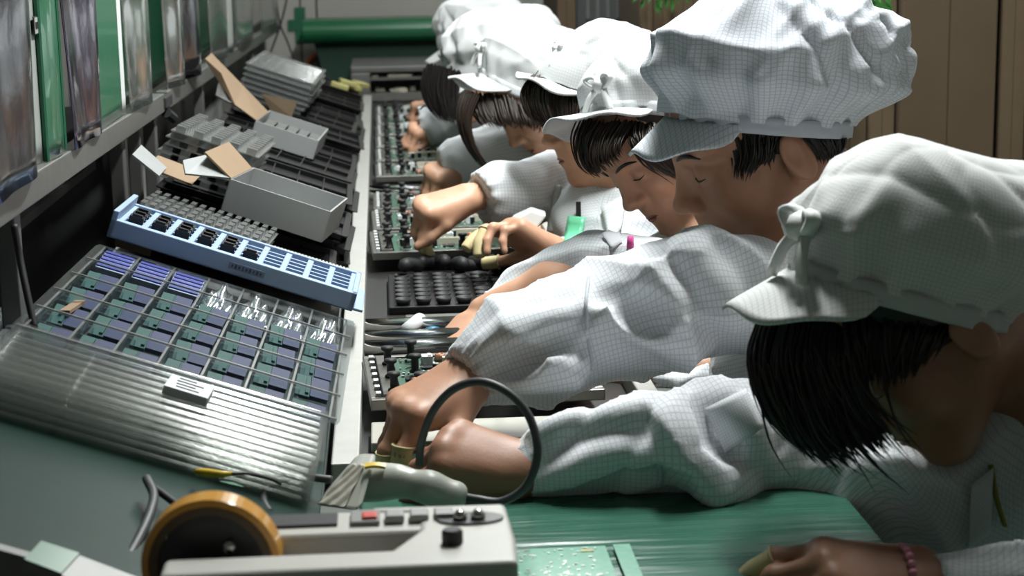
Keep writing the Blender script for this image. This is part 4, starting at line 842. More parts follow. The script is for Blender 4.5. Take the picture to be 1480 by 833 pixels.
def head_prims(H0, f, l, u, sc):
    q = lambda a, b, c=0.: H0 + sc * (f * a + u * b + l * c); R = np.stack([f, l, u], 1); S = sc; pr = []
    pr += [EL(q(-.006, .052), np.array([.097, .074, .086]) * S, R, .03), EL(q(.045, .045), np.array([.047, .058, .056]) * S, R, .03), EL(q(.04, -.022), np.array([.052, .056, .078]) * S, R, .03)]
    for c in (-1, 1):
        pr += [RC(q(-.004, -.035, c * .052), q(.066, -.094, c * .016), .020 * S, .0185 * S, .03), EL(q(.060, -.018, c * .037), np.array([.028, .024, .028]) * S, R, .022),
               RC(q(.090, .029, c * .010), q(.078, .034, c * .046), .009 * S, .0085 * S, .018)]
    pr += [EL(q(.078, -.094), np.array([.019, .022, .017]) * S, R, .02), EL(q(.083, -.056), np.array([.020, .027, .024]) * S, R, .018), EL(q(.090, -.040), np.array([.015, .014, .014]) * S, R, .012)]
    for c in (-1, 1): pr += [EL(q(.104, .010, c * .034), np.array([.015, .019, .0125]) * S, R, .012, -1), EL(q(.077, .008, c * .033), np.array([.0165, .0165, .0155]) * S, R, .005)]
    pr += [RC(q(.093, .026), q(.1125, -.020), .0072 * S, .0088 * S, .014), EL(q(.1135, -.0215), np.array([.0105, .0105, .009]) * S, R, .008)]
    pr += [RC(q(.084, .018), q(.094, -.022), .0095 * S, .0125 * S, .012)]
    for c in (-1, 1): pr += [EL(q(.101, -.0265, c * .0125), np.array([.011, .0075, .0070]) * S, R, .006)]
    lips = [RC(q(.0985, -.0535, 0), q(.0885, -.0565, .021), .0058 * S, .003 * S, .004), RC(q(.0985, -.0535, 0), q(.0885, -.0565, -.021), .0058 * S, .003 * S, .004),
            RC(q(.096, -.0635, 0), q(.0878, -.0585, .019), .0066 * S, .003 * S, .004), RC(q(.096, -.0635, 0), q(.0878, -.0585, -.019), .0066 * S, .003 * S, .004)]
    pr += lips
    pr += [RC(q(.1035, -.0585, -.019), q(.1035, -.0585, .019), .0014 * S, .0014 * S, .003, -1)]
    for c in (-1, 1):
        pr += [EL(q(-.008, -.008, c * .078), np.array([.018, .0085, .029]) * S, R @ np.array(Matrix.Rotation(.25, 3, 'Y')) @ np.array(Matrix.Rotation(.35 * c, 3, 'Z')), .006), RC(q(-.002, -.028, c * .071), q(-.0, -.016, c * .072), .008 * S, .007 * S, .004),
               EL(q(-.002, .002, c * .089), np.array([.010, .006, .019]) * S, R, .005, -1)]
    return pr, lips, q
def surf(pr, p, dr, n=60):
    p = np.array(p, float)
    for _ in range(n):
        d = sd(pr, p[None])[0]
        if d < .0004: break
        p = p + dr * d * .8
    return p
def strands(guides, n, rpx, seed, jit=3., per=10, sides=5):
    """n tapered locks spread between guide curves [(u,v,d),...] given in order"""
    r = np.random.default_rng(seed); G = np.array([[P(*q) for q in spline(g, per)] for g in guides]); d = guides[0][0][2]
    t = r.random(n) * (len(G) - 1); k = np.minimum(t.astype(int), len(G) - 2); a = (t - k)[:, None, None]; C = G[k] * (1 - a) + G[k + 1] * a
    w_ = np.linspace(0, 1, per)[None, :, None]; off = r.normal(size=(n, 1, 3)) * jit * d / FPX; o2 = r.normal(size=(n, 1, 3)) * jit * d / FPX
    C = C + off * (1 - w_ * .6) + o2 * w_ ** 1.5; end = r.uniform(.55, 1.0, n) ** .7; q = np.linspace(0, 1, per)[None] * end[:, None] * (per - 1); i0 = np.minimum(q.astype(int), per - 2); fr = (q - i0)[..., None]
    ix = np.arange(n)[:, None]; C = C[ix, i0] * (1 - fr) + C[ix, i0 + 1] * fr
    R = rpx * d / FPX * r.uniform(.6, 1.1, n)[:, None] * np.interp(np.linspace(0, 1, per), [0, .2, .6, 1], [.8, 1, .8, .08])[None]
    T = np.gradient(C, axis=1); T /= np.linalg.norm(T, axis=2, keepdims=True) + 1e-12; A = np.cross(T, np.array([.13, .97, .2])); A /= np.linalg.norm(A, axis=2, keepdims=True) + 1e-12; Bv = np.cross(T, A)
    th = np.arange(sides) * 2 * np.pi / sides; V = C[:, :, None] + R[:, :, None, None] * (np.cos(th)[None, None, :, None] * A[:, :, None] + .6 * np.sin(th)[None, None, :, None] * Bv[:, :, None])
    base = (np.arange(n)[:, None, None] * per + np.arange(per - 1)[None, :, None]) * sides; s0 = np.arange(sides)[None, None]; s1 = (s0 + 1) % sides
    Q = np.stack([base + s0, base + s1, base + sides + s1, base + sides + s0], -1).reshape(-1, 4)
    return V.reshape(-1, 3), Q
def make_cap(root, skull, C, Fw, Lf, U, a=.107, b=.085, H=.13, pf=1.2, pb=1.3, ps=1.2, sh=.0, sag=.0, seed=0, m=None, brim=(.05, .25, 70), pleat=.06, wr=.05, bow=None, bumps=(), qz=.8, qh=.62, side_dip=0., crum=.006):
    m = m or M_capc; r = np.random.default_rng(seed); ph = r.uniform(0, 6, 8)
    def rim(az): return np.array([a * math.cos(az), b * math.sin(az), side_dip * math.sin(az) ** 2])
    def crown(az, t):
        q = t * math.pi / 2; ca = math.cos(az); puff = ps + (pf - ps) * max(ca, 0) ** 2 + (pb - ps) * max(-ca, 0) ** 2
        g = min(1, t / .2); g = g * g * (3 - 2 * g); hf = (1 + (puff - 1) * g) * math.cos(q) ** qh
        pl = pleat * (.35 + .65 * math.sin(2 * az + ph[5]) ** 2) * (math.cos(11 * az + ph[0] + 3 * math.sin(az * 2 + ph[1])) + .6 * math.cos(19 * az + ph[2] + 2 * t)) * math.exp(-((t - .1) / .17) ** 2)
        w1 = 1 - abs(math.sin(3.2 * az + 4.5 * t + 1.4 * math.sin(4 * t + 2 * az + ph[3]) + ph[4])); w2 = 1 - abs(math.sin(5.3 * az - 3.5 * t + 1.3 * math.sin(5 * t - az + ph[5]) + ph[6]))
        k = 1 + pl - wr * (w1 ** 2 + .6 * w2 ** 2 - .4) * min(1, t * 4) * (1 - t * .8)
        x, y = a * ca * hf * k - sh * math.sin(q) ** 1.3, b * math.sin(az) * hf * k
        z = H * math.sin(q) ** qz * (1 - .5 * wr * (w1 - .4) * (1 - t)) - sag * max(0, -ca) * math.sin(math.pi * min(1, t * 1.1))
        z += side_dip * math.sin(az) ** 2 * (1 - t)
        for (ba, bt_, amp, wd) in bumps:
            e = amp * math.exp(-(((az - ba + math.pi) % (2 * math.pi) - math.pi) ** 2 / wd ** 2 + (t - bt_) ** 2 / .07)); x += e * ca; y += e * math.sin(az) * b / a; z += e * .35
        return np.array([x, y, z])
    W3 = lambda p: C + Fw * p[0] + Lf * p[1] + U * p[2]
    nu, nv = 150, 60; mb = MB(); mb.grid(lambda i, j: W3(crown(2 * math.pi * i, j * .995)), nu, nv, wrap=True)
    az = np.tile(np.arange(nu) / nu * 2 * np.pi, nv); tt = np.repeat(np.arange(nv) / (nv - 1), nu)
    Vv = np.array(mb.v); cc_ = skull[0].c
    o_ = (Vv - cc_) / np.linalg.norm(Vv - cc_, axis=1)[:, None]; Vv = Vv - o_ * (Fold(seed + 5, crum, 1.0)(Vv) * np.clip(tt * 5, .15, 1))[:, None]
    for _ in range(3):
        dd_ = sd(skull, Vv); o_ = (Vv - cc_) / np.linalg.norm(Vv - cc_, axis=1)[:, None]; Vv = Vv + o_ * np.clip(.010 - dd_, 0, .05)[:, None]
    mb.v = [tuple(x) for x in Vv]; g3 = Vv.reshape(nv, nu, 3); arc = np.concatenate([np.zeros((1, nu)), np.cumsum(np.linalg.norm(np.diff(g3, axis=0), axis=2), 0)]).ravel()
    loc = Vv - C; mb.uv = np.stack([(az + .35 * tt) * .12, arc], 1); fq = np.array(mb.f)
    mb.f = [tuple(x) for x in fq]
    cap = mb.build('cap', m, root, local=False, smooth=True); cap['label'] = 'white cloth cap'
    mb = MB()
    def band(i, j):
        q = 2 * math.pi * i; k = 1.0 + .02 * math.sin(23 * q + ph[0]) * (j > .2); p = rim(q) * np.array([k, k, 1]); p[2] += (.5 - j) * .02 - .002; return W3(p)
    mb.grid(band, 96, 4, wrap=True); mb.uv = [(i * .005, 0) for i in range(len(mb.v))]; mb.build('band', m, cap, local=False, smooth=True, solid=.004)
    L, dr, amx = brim; amx = math.radians(amx)
    def brimf(i, j):
        q = (i - .5) * 2 * amx; p = rim(q); e = L * max(0.0, math.cos((i - .5) * math.pi)) ** .55 * j; k = nz([math.cos(q) * .85 + .15, math.sin(q) * .8, 0])
        p = p + k * e; p[2] -= dr * e + .25 * e * j * (math.sin(q) ** 2) * 1.0 - .004 * math.sin(9 * q + ph[7]) * j - .0; p[2] -= .004; return W3(p)
    mb = MB(); mb.grid(brimf, 40, 9); V_ = np.array(mb.v) - C; mb.uv = np.stack([V_ @ Fw, V_ @ Lf], 1); mb.build('brim', m, cap, local=False, smooth=True, solid=.0035)
    if bow is not None:
        q, t_, sz = bow; c = W3(crown(q, t_)); o = nz(c - (C + U * H * .4)); tg = nz(np.cross(U, o)); up = np.cross(o, tg); c = c + o * .004; mb = MB()
        mb.tube([c - tg * .006 * sz, c + o * .006 * sz, c + tg * .006 * sz], [.006 * sz, .009 * sz, .006 * sz], 8)
        for s_ in (-1, 1):
            lp = spline([c, c + (tg * s_ * .008 + up * .009 + o * .005) * sz, c + (tg * s_ * .017 + up * .006 + o * .007) * sz, c + (tg * s_ * .009 - up * .002 + o * .005) * sz, c], 14); mb.tube(lp, .0050 * sz, 6, flat=.45)
            mb.tube(spline([c, c + (tg * s_ * .010 - up * .012 + o * .008) * sz, c + (tg * s_ * .018 - up * .03 + o * .01) * sz], 8), .0035 * sz, 6)
        mb.build('bow', M_cord, cap, local=False, smooth=True)
    return cap
def cot(root, J, fi, j0=1, extra=.0016, frac=0.):
    pts, r = J[fi]; p = [np.array(x, float) for x in pts[j0:]]; p[0] = p[0] + (p[1] - p[0]) * frac; e = p[-1] + nz(p[-1] - p[-2]) * r * .55
    c = np.vstack([p, e]); n = 14; cc = np.array([np.interp(np.linspace(0, 1, n), np.linspace(0, 1, len(c)), c[:, x]) for x in range(3)]).T
    rr = (r + extra) * np.interp(np.linspace(0, 1, n), [0, .6, .85, .95, 1], [1.0, .97, .92, .74, .3])
    mb = MB().tube(cc, rr, 12)
    ring = MB(); t = nz(cc[1] - cc[0]); a = nz(np.cross(t, [.3, .5, .8])); b = np.cross(t, a)
    mb.tube([cc[0] + (a * math.cos(x) + b * math.sin(x)) * (rr[0] + .0006) for x in np.linspace(0, 2 * math.pi, 15)], .0014, 6, cap=False)
    o = mb.build('finger_cot', M_cot, root, local=False, smooth=True); o['label'] = 'yellowish latex finger cot'
def person(label, head, beta, gamma, hs, neck, arms, hands, chains, cuffs, cap, vox=.0032, cvox=.005, skin=None, coatm=None, fold=(1, .006, 1.), capt=37, cots=(), locks=(), hairm=None, face=True, roll=0., extra=(), hips=None, hair_cut=(.8, -.6, .04, .03), brows=True, cap_off=(-.005, .02), ridges=()):
    skin = skin or M_skin; coatm = coatm or M_coat; hairm = hairm or M_hair
    H0 = P(*head); hips = np.array(hips) if hips is not None else np.array([.70, H0[1] + .02, .55])
    root = thing('person', label, 'person', (hips[0], hips[1], .0), group='workers along the line')
    b, g = math.radians(beta), math.radians(gamma)
    f0, u0, l0 = np.array([-1., 0, 0]), np.array([0, 0, 1.]), np.array([0, -1., 0])
    f = math.cos(b) * f0 - math.sin(b) * u0; u = math.cos(b) * u0 + math.sin(b) * f0; l = l0
    f, l = math.cos(g) * f + math.sin(g) * l, math.cos(g) * l - math.sin(g) * f
    if roll: q = math.radians(roll); u, l = math.cos(q) * u + math.sin(q) * l, math.cos(q) * l - math.sin(q) * u
    hp, lips, q = head_prims(H0, f, l, u, hs)
    NB = P(*neck)
    pr = list(hp) + [RC(q(-.022, -.035), NB, .052 * hs, .058 * hs, .03), RC(NB, NB + (hips - NB) * .35, .062, .09, .05)]
    # arms and hands belong to the same surface
    for A in arms:
        S_, E_, W_ = [P(*x) for x in A]; pr += [RC(NB + (S_ - NB) * .3, S_, .045, .036, .05), RC(S_, E_, .036, .031, .03), RC(E_, E_ + (W_ - E_) * .35, .031, .033, .02), RC(E_ + (W_ - E_) * .35, W_, .033, .0245, .02)]
    Js = []
    for (W_, K_, n_, right, curls, th, sc) in hands:
        hpz, J = hand(P(*W_), P(*K_), n_, right, curls, th, sc); pr += hpz; Js.append(J)
    V, Q = sdf_mesh(pr, vox)
    lp = np.min([x.d(V) for x in lips], 0); att = np.clip((.0022 - lp) / .0022, 0, 1)
    me = np_mesh('body', V, Q, None, {'lip': att}); link(me, 'body', skin, root, local=False)
    if brows:
        for c in (1, -1):
            for nm, pts, r0 in (('eyebrow', [(.013, .029), (.026, .0325), (.040, .032), (.051, .027)], .0026), ('eyelash', [(.018, .004), (.026, .0025), (.036, .002), (.046, .004)], .0013)):
                w_ = [surf(hp, q(.135, z, c * x), -f) for (x, z) in pts]; w_ = spline(w_, 10)
                MB().tube(w_ + f * .0005, r0 * np.array([.5, .8, 1, 1, 1, 1, .95, .8, .6, .3]) * hs, 6).build(nm, M_hair, root, local=False, smooth=True)
    if brows:
        for nm, z, r0, m_ in (('upper_lip', -.0550, .0024, M_lipm), ('lower_lip', -.0622, .0030, M_lipm), ('mouth_line', -.0585, .0011, M_hairb)):
            w_ = spline([surf(hp, q(.135, z + (.0004 if nm == 'mouth_line' else (-.0585 - z) * .8 * (abs(x) / .02) ** 2), x), -f) for x in (-.020, -.012, 0, .012, .020)], 12)
            MB().tube(w_ - f * (.0012 if nm != 'mouth_line' else -.0006), r0 * hs * np.sin(np.linspace(.25, math.pi - .25, 12)), 8).build(nm, m_, root, local=False, smooth=True)
    # smock
    cp = []; bones = []
    for ch in chains:
        pts = [np.asarray(c[:3], float) if c[-1] == 'w' else P(*c[:3]) for c in ch]; rd = [c[3] if c[-1] == 'w' else Rp(c[3], c[2]) for c in ch]; k = .03
        for i in range(len(pts) - 1): cp.append(RC(pts[i], pts[i + 1], rd[i], rd[i + 1], k))
        bones.append((np.array(pts), rd))
    cutp = []; base = list(cp)
    for (c, n_, R) in cuffs: cutp.append(HP(P(*c), n_, R))
    for (pl, d0, rr_, ins, op_) in ridges:
        sp_ = []
        for (u_, v_) in spline(pl, 3 * len(pl)): r_ = ray(u_, v_); r_ = r_ / np.linalg.norm(r_); sp_.append(surf(base, P(u_, v_, d0), r_, 70) + r_ * ins)
        n_ = len(sp_)
        for i in range(n_ - 1): e0, e1 = [.45 + .55 * math.sin(math.pi * x / (n_ - 1)) for x in (i, i + 1)]; cp.append(RC(sp_[i], sp_[i + 1], rr_ * e0, rr_ * e1, .022, op_))
    cp += [RC(NB, NB + (H0 - NB) * .55, .046, .05, .006, -1)] + cutp + list(extra)
    fd = Fold(*fold[:3], dirs=[nz(b_[0][-1] - b_[0][0]) for b_ in bones[:2]])
    ends = []
    for (c, n_, R) in cuffs: ends.append((P(*c), nz(n_)))
    def disp(p):
        o = fd(p)
        for c, n_ in ends:
            w_ = p - c; ax = w_ @ n_; e1 = nz(np.cross(n_, [.2, .9, .4])); e2 = np.cross(n_, e1); an = np.arctan2(w_ @ e2, w_ @ e1)
            near = np.exp(-(ax / .022) ** 2) * (np.linalg.norm(w_, axis=1) < .12); o = o * (1 - .7 * near) + near * .0022 * np.sin(17 * an + 3 * np.sin(2 * an))
        return o
    V, Q = sdf_mesh(cp, cvox, disp)
    me = np_mesh('smock', V, Q, mesh_uv(V, Q, bones)); link(me, 'smock', coatm, root, local=False)['label'] = 'white anti-static smock with fine grid'
    # legs under the bench
    lg = []
    for sy in (-.1, .1):
        hpt = hips + [0, sy * .9, -.04]; kn = np.array([hips[0] - .22, hips[1] + sy * 1.1, .54]); an = np.array([hips[0] - .2, hips[1] + sy * 1.1, .09]); lg += [RC(hpt, kn, .085, .062, .03), RC(kn, an, .06, .042, .02), RC(an + [.02, 0, -.045], an + [-.12, 0, -.05], .04, .035, .03)]
    V, Q = sdf_mesh(lg, .012); link(np_mesh('trousers', V, Q), 'trousers', M_trouser, root, local=False)
    # hair
    R = np.stack([f, l, u], 1); hh = [EL(q(-.013, .055), np.array([.103, .081, .092]) * hs, R, .02)]
    hc = hair_cut; hh += [HP(q(hc[2], hc[3]), f * hc[0] + u * hc[1], .3, .01)]
    ct = math.radians(capt); Uc = math.cos(ct) * u - math.sin(ct) * f; Fc = math.cos(ct) * f + math.sin(ct) * u
    hh += [HP(q(*cap_off) + Uc * .012, Uc, .4, .01)]
    V, Q = sdf_mesh(hh, .005, Fold(3, .002, 2., [f])); hair = link(np_mesh('hair', V, Q), 'hair', hairm, root, local=False)
    for i, (gd, n_, rp, jt) in enumerate(locks): link(np_mesh('hair_lock', *strands(gd, n_, rp, 100 + i, jt)), 'hair_lock', hairm, hair, local=False)
    ct = math.radians(capt); Uc = math.cos(ct) * u - math.sin(ct) * f; Fc = math.cos(ct) * f + math.sin(ct) * u
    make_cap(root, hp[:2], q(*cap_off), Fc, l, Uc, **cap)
    for (hi, fi, j0, fr) in cots: cot(root, Js[hi], fi, j0, frac=fr)
    # stool
    st = thing('stool', 'round stool under the ' + label.split(',')[0], 'stool', (hips[0], hips[1], 0), group='stools')
    MB().lathe([(.02, .415), (.16, .415), (.165, .425), (.165, .44), (.15, .448), (.0, .448)], 24).build('seat', M_blackr, st, smooth=False)
    for k in range(4):
        x, y_ = .11 * math.cos(k * math.pi / 2 + .78), .11 * math.sin(k * math.pi / 2 + .78); MB().tube([(x, y_, .415), (x * 1.4, y_ * 1.4, 0)], .012, 8).build('leg', M_alu, st)
    return root, q, Js, (f, l, u), cp, hp
def hx(s): return (s, s * 1.1, s * .6)
FIST = [(1.1, 1.3, .7)] * 4
# --- nearest worker
W1 = person('woman worker nearest the camera, face in shadow behind hanging dark hair', (1348, 468, 1.75), 45, 4, 1.0, (1500, 535, 1.84),
    [[(1640, 660, 1.68), (1640, 870, 1.55), (1400, 842, 1.60)], [(1390, 560, 2.0), (1110, 640, 1.93), (762, 678, 1.885)]],
    [((1340, 838, 1.61), (1180, 830, 1.60), (0, -.45, 1), False, [(.35, .5, .3), (.45, .6, .3), (.5, .6, .4), (.6, .7, .4)], (.25, .3), 1.0), ((757, 680, 1.885), (664, 652, 1.875), (.05, -.55, .82), True, [(1.05, 1.1, .5), (1.2, 1.2, .6), (1.25, 1.2, .6), (1.25, 1.2, .6)], (.45, .8), .95)],
    [[(1400, 545, 2.0, 92), (1230, 600, 1.97, 86), (1090, 632, 1.94, 82), (1000, 644, 1.92, 76), (900, 654, 1.90, 64), (810, 668, 1.89, 46), (738, 680, 1.883, 31)],
     [(1640, 670, 1.72, 100), (1660, 850, 1.58, 75), (1480, 850, 1.58, 48), (1320, 839, 1.605, 32)],
     [(1500, 575, 1.86, 100), (1420, 690, 1.86, 130), (.57, 1.86, .68, .17, 'w'), (.68, 1.86, .60, .15, 'w')]],
    [((745, 678, 1.885), (-1, .05, .02), .075), ((1350, 839, 1.605), (-1, -.05, 0), .08)],
    dict(a=.110, b=.088, H=.150, pf=1.15, pb=1.75, ps=1.22, sh=.03, seed=11, brim=(.055, .95, 66), pleat=.06, wr=.08, bow=(.25, .14, 1.7), m=M_coatg, qz=.85),
    vox=.0034, cvox=.005, skin=M_skin3, coatm=M_coat, cots=[(0, 0, 1, 0), (0, 1, 2, 0), (1, 0, 2, 0)], capt=61, cap_off=(.0, .045),
    locks=[([[(1105, 462, 1.755), (1088, 520, 1.73), (1112, 600, 1.71), (1170, 655, 1.70)], [(1140, 465, 1.73), (1125, 540, 1.70), (1160, 620, 1.69), (1215, 675, 1.68)], [(1190, 465, 1.71), (1180, 530, 1.68), (1210, 605, 1.67), (1265, 660, 1.67)], [(1250, 468, 1.695), (1235, 520, 1.665), (1255, 580, 1.66), (1300, 640, 1.66)]], 1000, 4.0, 7),
           ([[(1225, 452, 1.69), (1230, 500, 1.665), (1245, 560, 1.655)], [(1290, 455, 1.68), (1285, 510, 1.66), (1285, 560, 1.655)], [(1345, 462, 1.685), (1330, 500, 1.665), (1310, 545, 1.66)], [(1370, 468, 1.69), (1352, 495, 1.675), (1330, 520, 1.67)]], 700, 4.0, 6),
           ([[(1110, 520, 1.73), (1130, 610, 1.70), (1190, 690, 1.68)], [(1170, 520, 1.69), (1190, 620, 1.67), (1250, 690, 1.66)], [(1240, 520, 1.665), (1270, 600, 1.65), (1330, 665, 1.65)]], 70, 2.6, 16)],
    hips=(.74, 1.80, .52), fold=(8, .011, 1.0), hair_cut=(.8, -.6, .075, .0), ridges=[([(775, 628), (840, 612), (930, 600)], 1.7, .014, .004, 1), ([(800, 690), (870, 660), (940, 655)], 1.7, .012, .004, 1), ([(965, 585), (985, 640), (1035, 690), (1075, 712)], 1.7, .020, .004, 1), ([(1005, 575), (1030, 620), (1060, 665)], 1.7, .013, -.009, -1), ([(1040, 560), (1075, 600), (1110, 660)], 1.7, .014, .004, 1)])
# --- the man
W2 = person('man in a big puffy white cap, second from the camera', (1112, 211, 2.17), 22, 3, 1.10, (1215, 330, 2.22),
    [[(1085, 420, 2.06), (870, 475, 2.06), (672, 550, 2.035)], [(1190, 400, 2.42), (1090, 540, 2.42), (930, 546, 2.38)]],
    [((682, 543, 2.04), (600, 586, 2.00), (-.45, -.35, .85), True, [(.70, .40, .12), (.8, .55, .25), (.95, .75, .35), (1.05, .85, .45)], (.55, .35), 1.06), ((922, 545, 2.375), (850, 482, 2.42), (-.3, -.7, .5), True, [(.15, .3, .2)] * 4, (.5, .4), 1.0)],
    [[(1085, 420, 2.07, 86), (960, 442, 2.07, 80), (880, 468, 2.06, 77), (800, 492, 2.055, 77), (740, 513, 2.05, 63), (695, 532, 2.045, 46), (655, 558, 2.035, 33)],
     [(1170, 420, 2.4, 80), (1100, 530, 2.42, 50), (1030, 555, 2.41, 38), (930, 550, 2.38, 27)],
     [(1180, 400, 2.22, 112), (1170, 540, 2.2, 130), (1230, 700, 2.18, 150), (.60, 2.16, .60, .16, 'w'), (.68, 2.16, .60, .15, 'w')]],
    [((668, 550, 2.035), nz(P(600, 592, 2.0) - P(668, 550, 2.035)), .085), ((940, 550, 2.385), (-1, 0, .05), .06)],
    dict(a=.110, b=.094, H=.165, pf=1.32, pb=1.46, ps=1.42, sh=.022, seed=21, brim=(.042, 1.2, 68), pleat=.13, wr=.13, m=M_capb, bumps=[(math.pi, .4, .022, .5), (.35, .25, .015, .5)], qh=.75, qz=.95, crum=.011),
    vox=.003, cvox=.0045, skin=M_skin2, cots=[(0, 0, 1, -.35), (0, 1, 1, 0), (0, 4, 1, .25)], fold=(9, .011, 1.0), ridges=[([(985, 361), (1010, 385), (1045, 425), (1060, 470)], 1.8, .017, .004, 1), ([(938, 400), (955, 425), (985, 440)], 1.8, .012, .004, 1), ([(851, 432), (903, 457), (967, 490), (1022, 503)], 1.8, .017, .003, 1), ([(870, 425), (920, 440), (960, 462)], 1.8, .013, -.010, -1), ([(700, 500), (760, 478), (830, 450)], 1.8, .014, .004, 1), ([(720, 555), (790, 540), (845, 525)], 1.8, .014, .004, 1), ([(715, 530), (780, 512), (835, 495)], 1.8, .012, -.008, -1)],
    locks=[([[(990, 195, 2.14), (1005, 215, 2.14), (1015, 232, 2.14)], [(1050, 190, 2.10), (1065, 225, 2.10), (1068, 258, 2.10)], [(1085, 192, 2.09), (1088, 225, 2.09), (1080, 250, 2.095)], [(1120, 200, 2.09), (1115, 222, 2.09), (1110, 232, 2.095)]], 420, 2.6, 5),
           ([[(1160, 200, 2.09), (1175, 215, 2.09), (1185, 232, 2.1)], [(1215, 200, 2.12), (1215, 215, 2.13), (1205, 230, 2.13)]], 200, 2.6, 4)],
    hips=(.70, 2.16, .54), capt=28, cap_off=(.0, .032))
# --- woman with her face toward us
W3_ = person('woman worker third from the camera, bowed face turned toward us', (966, 208, 2.67), 40, 26, 1.0, (1030, 300, 2.74),
    [[(1010, 400, 2.52), (850, 392, 2.60), (700, 452, 2.62)], [(1010, 330, 2.9), (960, 420, 2.95), (860, 440, 2.9)]],
    [((682, 472, 2.61), (650, 508, 2.57), (-.4, -.4, .8), True, [(.7, .4, .2), (.8, .6, .3), (.9, .7, .3), (1, .8, .4)], (.5, .6), .95), ((860, 440, 2.9), (820, 445, 2.88), (-.3, -.3, .9), True, FIST, (.5, .4), .9)],
    [[(1000, 408, 2.54, 56), (915, 392, 2.58, 46), (860, 382, 2.61, 46), (812, 398, 2.63, 38), (760, 420, 2.64, 29), (702, 446, 2.63, 20)], [(1000, 345, 2.9, 50), (960, 415, 2.93, 40), (860, 440, 2.9, 24)],
     [(1010, 365, 2.76, 60), (990, 430, 2.70, 100), (1050, 560, 2.68, 130), (.62, 2.66, .56, .16, 'w'), (.68, 2.66, .60, .15, 'w')]],
    [((712, 441, 2.635), nz(P(682, 472, 2.61) - P(712, 440, 2.635)), .06)],
    dict(a=.104, b=.086, H=.115, pf=1.1, pb=1.25, ps=1.12, sh=.01, seed=31, brim=(.058, .35, 70), pleat=.05, wr=.07, bow=(.5, .12, 1.4)),
    vox=.0027, cvox=.0055, cots=[(0, 0, 1, .2)], hairm=M_hairb, fold=(12, .006, .9), capt=48, cap_off=(.0, .045), coatm=M_coat,
    locks=[([[(842, 178, 2.62), (832, 205, 2.59), (842, 240, 2.585), (866, 256, 2.58)], [(880, 182, 2.585), (862, 205, 2.56), (858, 235, 2.55), (872, 252, 2.555)], [(912, 180, 2.58), (900, 198, 2.56), (893, 215, 2.55), (900, 228, 2.555)]], 340, 2.0, 3.5),
           ([[(915, 180, 2.58), (914, 205, 2.55), (935, 235, 2.55), (975, 258, 2.565)], [(950, 185, 2.58), (957, 212, 2.56), (975, 240, 2.565), (1000, 262, 2.58)], [(990, 190, 2.6), (1000, 218, 2.59), (1010, 245, 2.59), (1020, 265, 2.6)]], 420, 2.0, 3.5)],
    hips=(.70, 2.66, .54))
# --- woman with glasses
p4 = person('woman worker fourth from the camera, dark bob and thin glasses, profile', (879, 160, 3.07), 15, 2, 1.0, (915, 245, 3.1),
    [[(850, 270, 3.25), (770, 268, 3.2), (688, 284, 3.12)], [(930, 340, 3.04), (880, 395, 2.97), (800, 366, 2.97)]],
    [((676, 287, 3.11), (619, 300, 3.08), (-.25, -.35, .9), True, [(1.25, .5, .2), (1.3, .55, .3), (1.35, .6, .3), (1.35, .7, .4)], (.35, .8), .97), ((800, 364, 2.97), (772, 348, 2.965), (.4, .5, .7), False, [(.5, .6, .3), (.7, .9, .4), (.7, .9, .4), (.8, 1, .4)], (.9, .2), .9)],
    [[(865, 275, 3.24, 48), (800, 268, 3.2, 42), (745, 285, 3.15, 47), (715, 282, 3.13, 40), (680, 280, 3.11, 24)], [(935, 318, 3.03, 64), (890, 390, 2.98, 42), (830, 378, 2.97, 27), (790, 362, 2.97, 20)],
     [(880, 280, 3.14, 60), (870, 340, 3.1, 72), (890, 430, 3.08, 95), (.6, 3.06, .58, .15, 'w'), (.66, 3.06, .60, .15, 'w')]],
    [((692, 278, 3.12), nz(P(640, 296, 3.09) - P(692, 278, 3.12)), .06), ((800, 367, 2.97), (-.8, 0, .3), .05)],
    dict(a=.107, b=.086, H=.125, pf=1.05, pb=1.18, ps=1.12, sh=.0, seed=41, brim=(.055, .25, 66), pleat=.04, wr=.05, bow=(.12, .2, 1.1)),
    vox=.0034, cvox=.006, cots=[(0, 0, 1, .6), (1, 0, 1, 0), (1, 1, 1, 0), (1, 4, 2, 0)], hairm=M_hairb, fold=(15, .005, 1.),
    locks=[([[(772, 112, 3.05), (755, 135, 3.03), (762, 165, 3.02), (784, 182, 3.02)], [(795, 114, 3.03), (785, 140, 3.0), (792, 170, 2.99), (808, 186, 2.99)], [(830, 124, 3.01), (830, 148, 2.985), (828, 172, 2.98), (826, 190, 2.985)], [(860, 134, 3.0), (858, 160, 2.985), (850, 190, 2.98), (842, 205, 2.985)]], 480, 2.0, 3),
           ([[(850, 132, 3.0), (850, 175, 2.985), (842, 200, 2.985)], [(890, 150, 3.0), (885, 195, 2.99), (872, 225, 3.0)], [(930, 170, 3.01), (925, 205, 3.0), (910, 240, 3.02)]], 320, 2.0, 3)],
    hips=(.68, 3.06, .54), hair_cut=(.8, -.6, .07, .0))
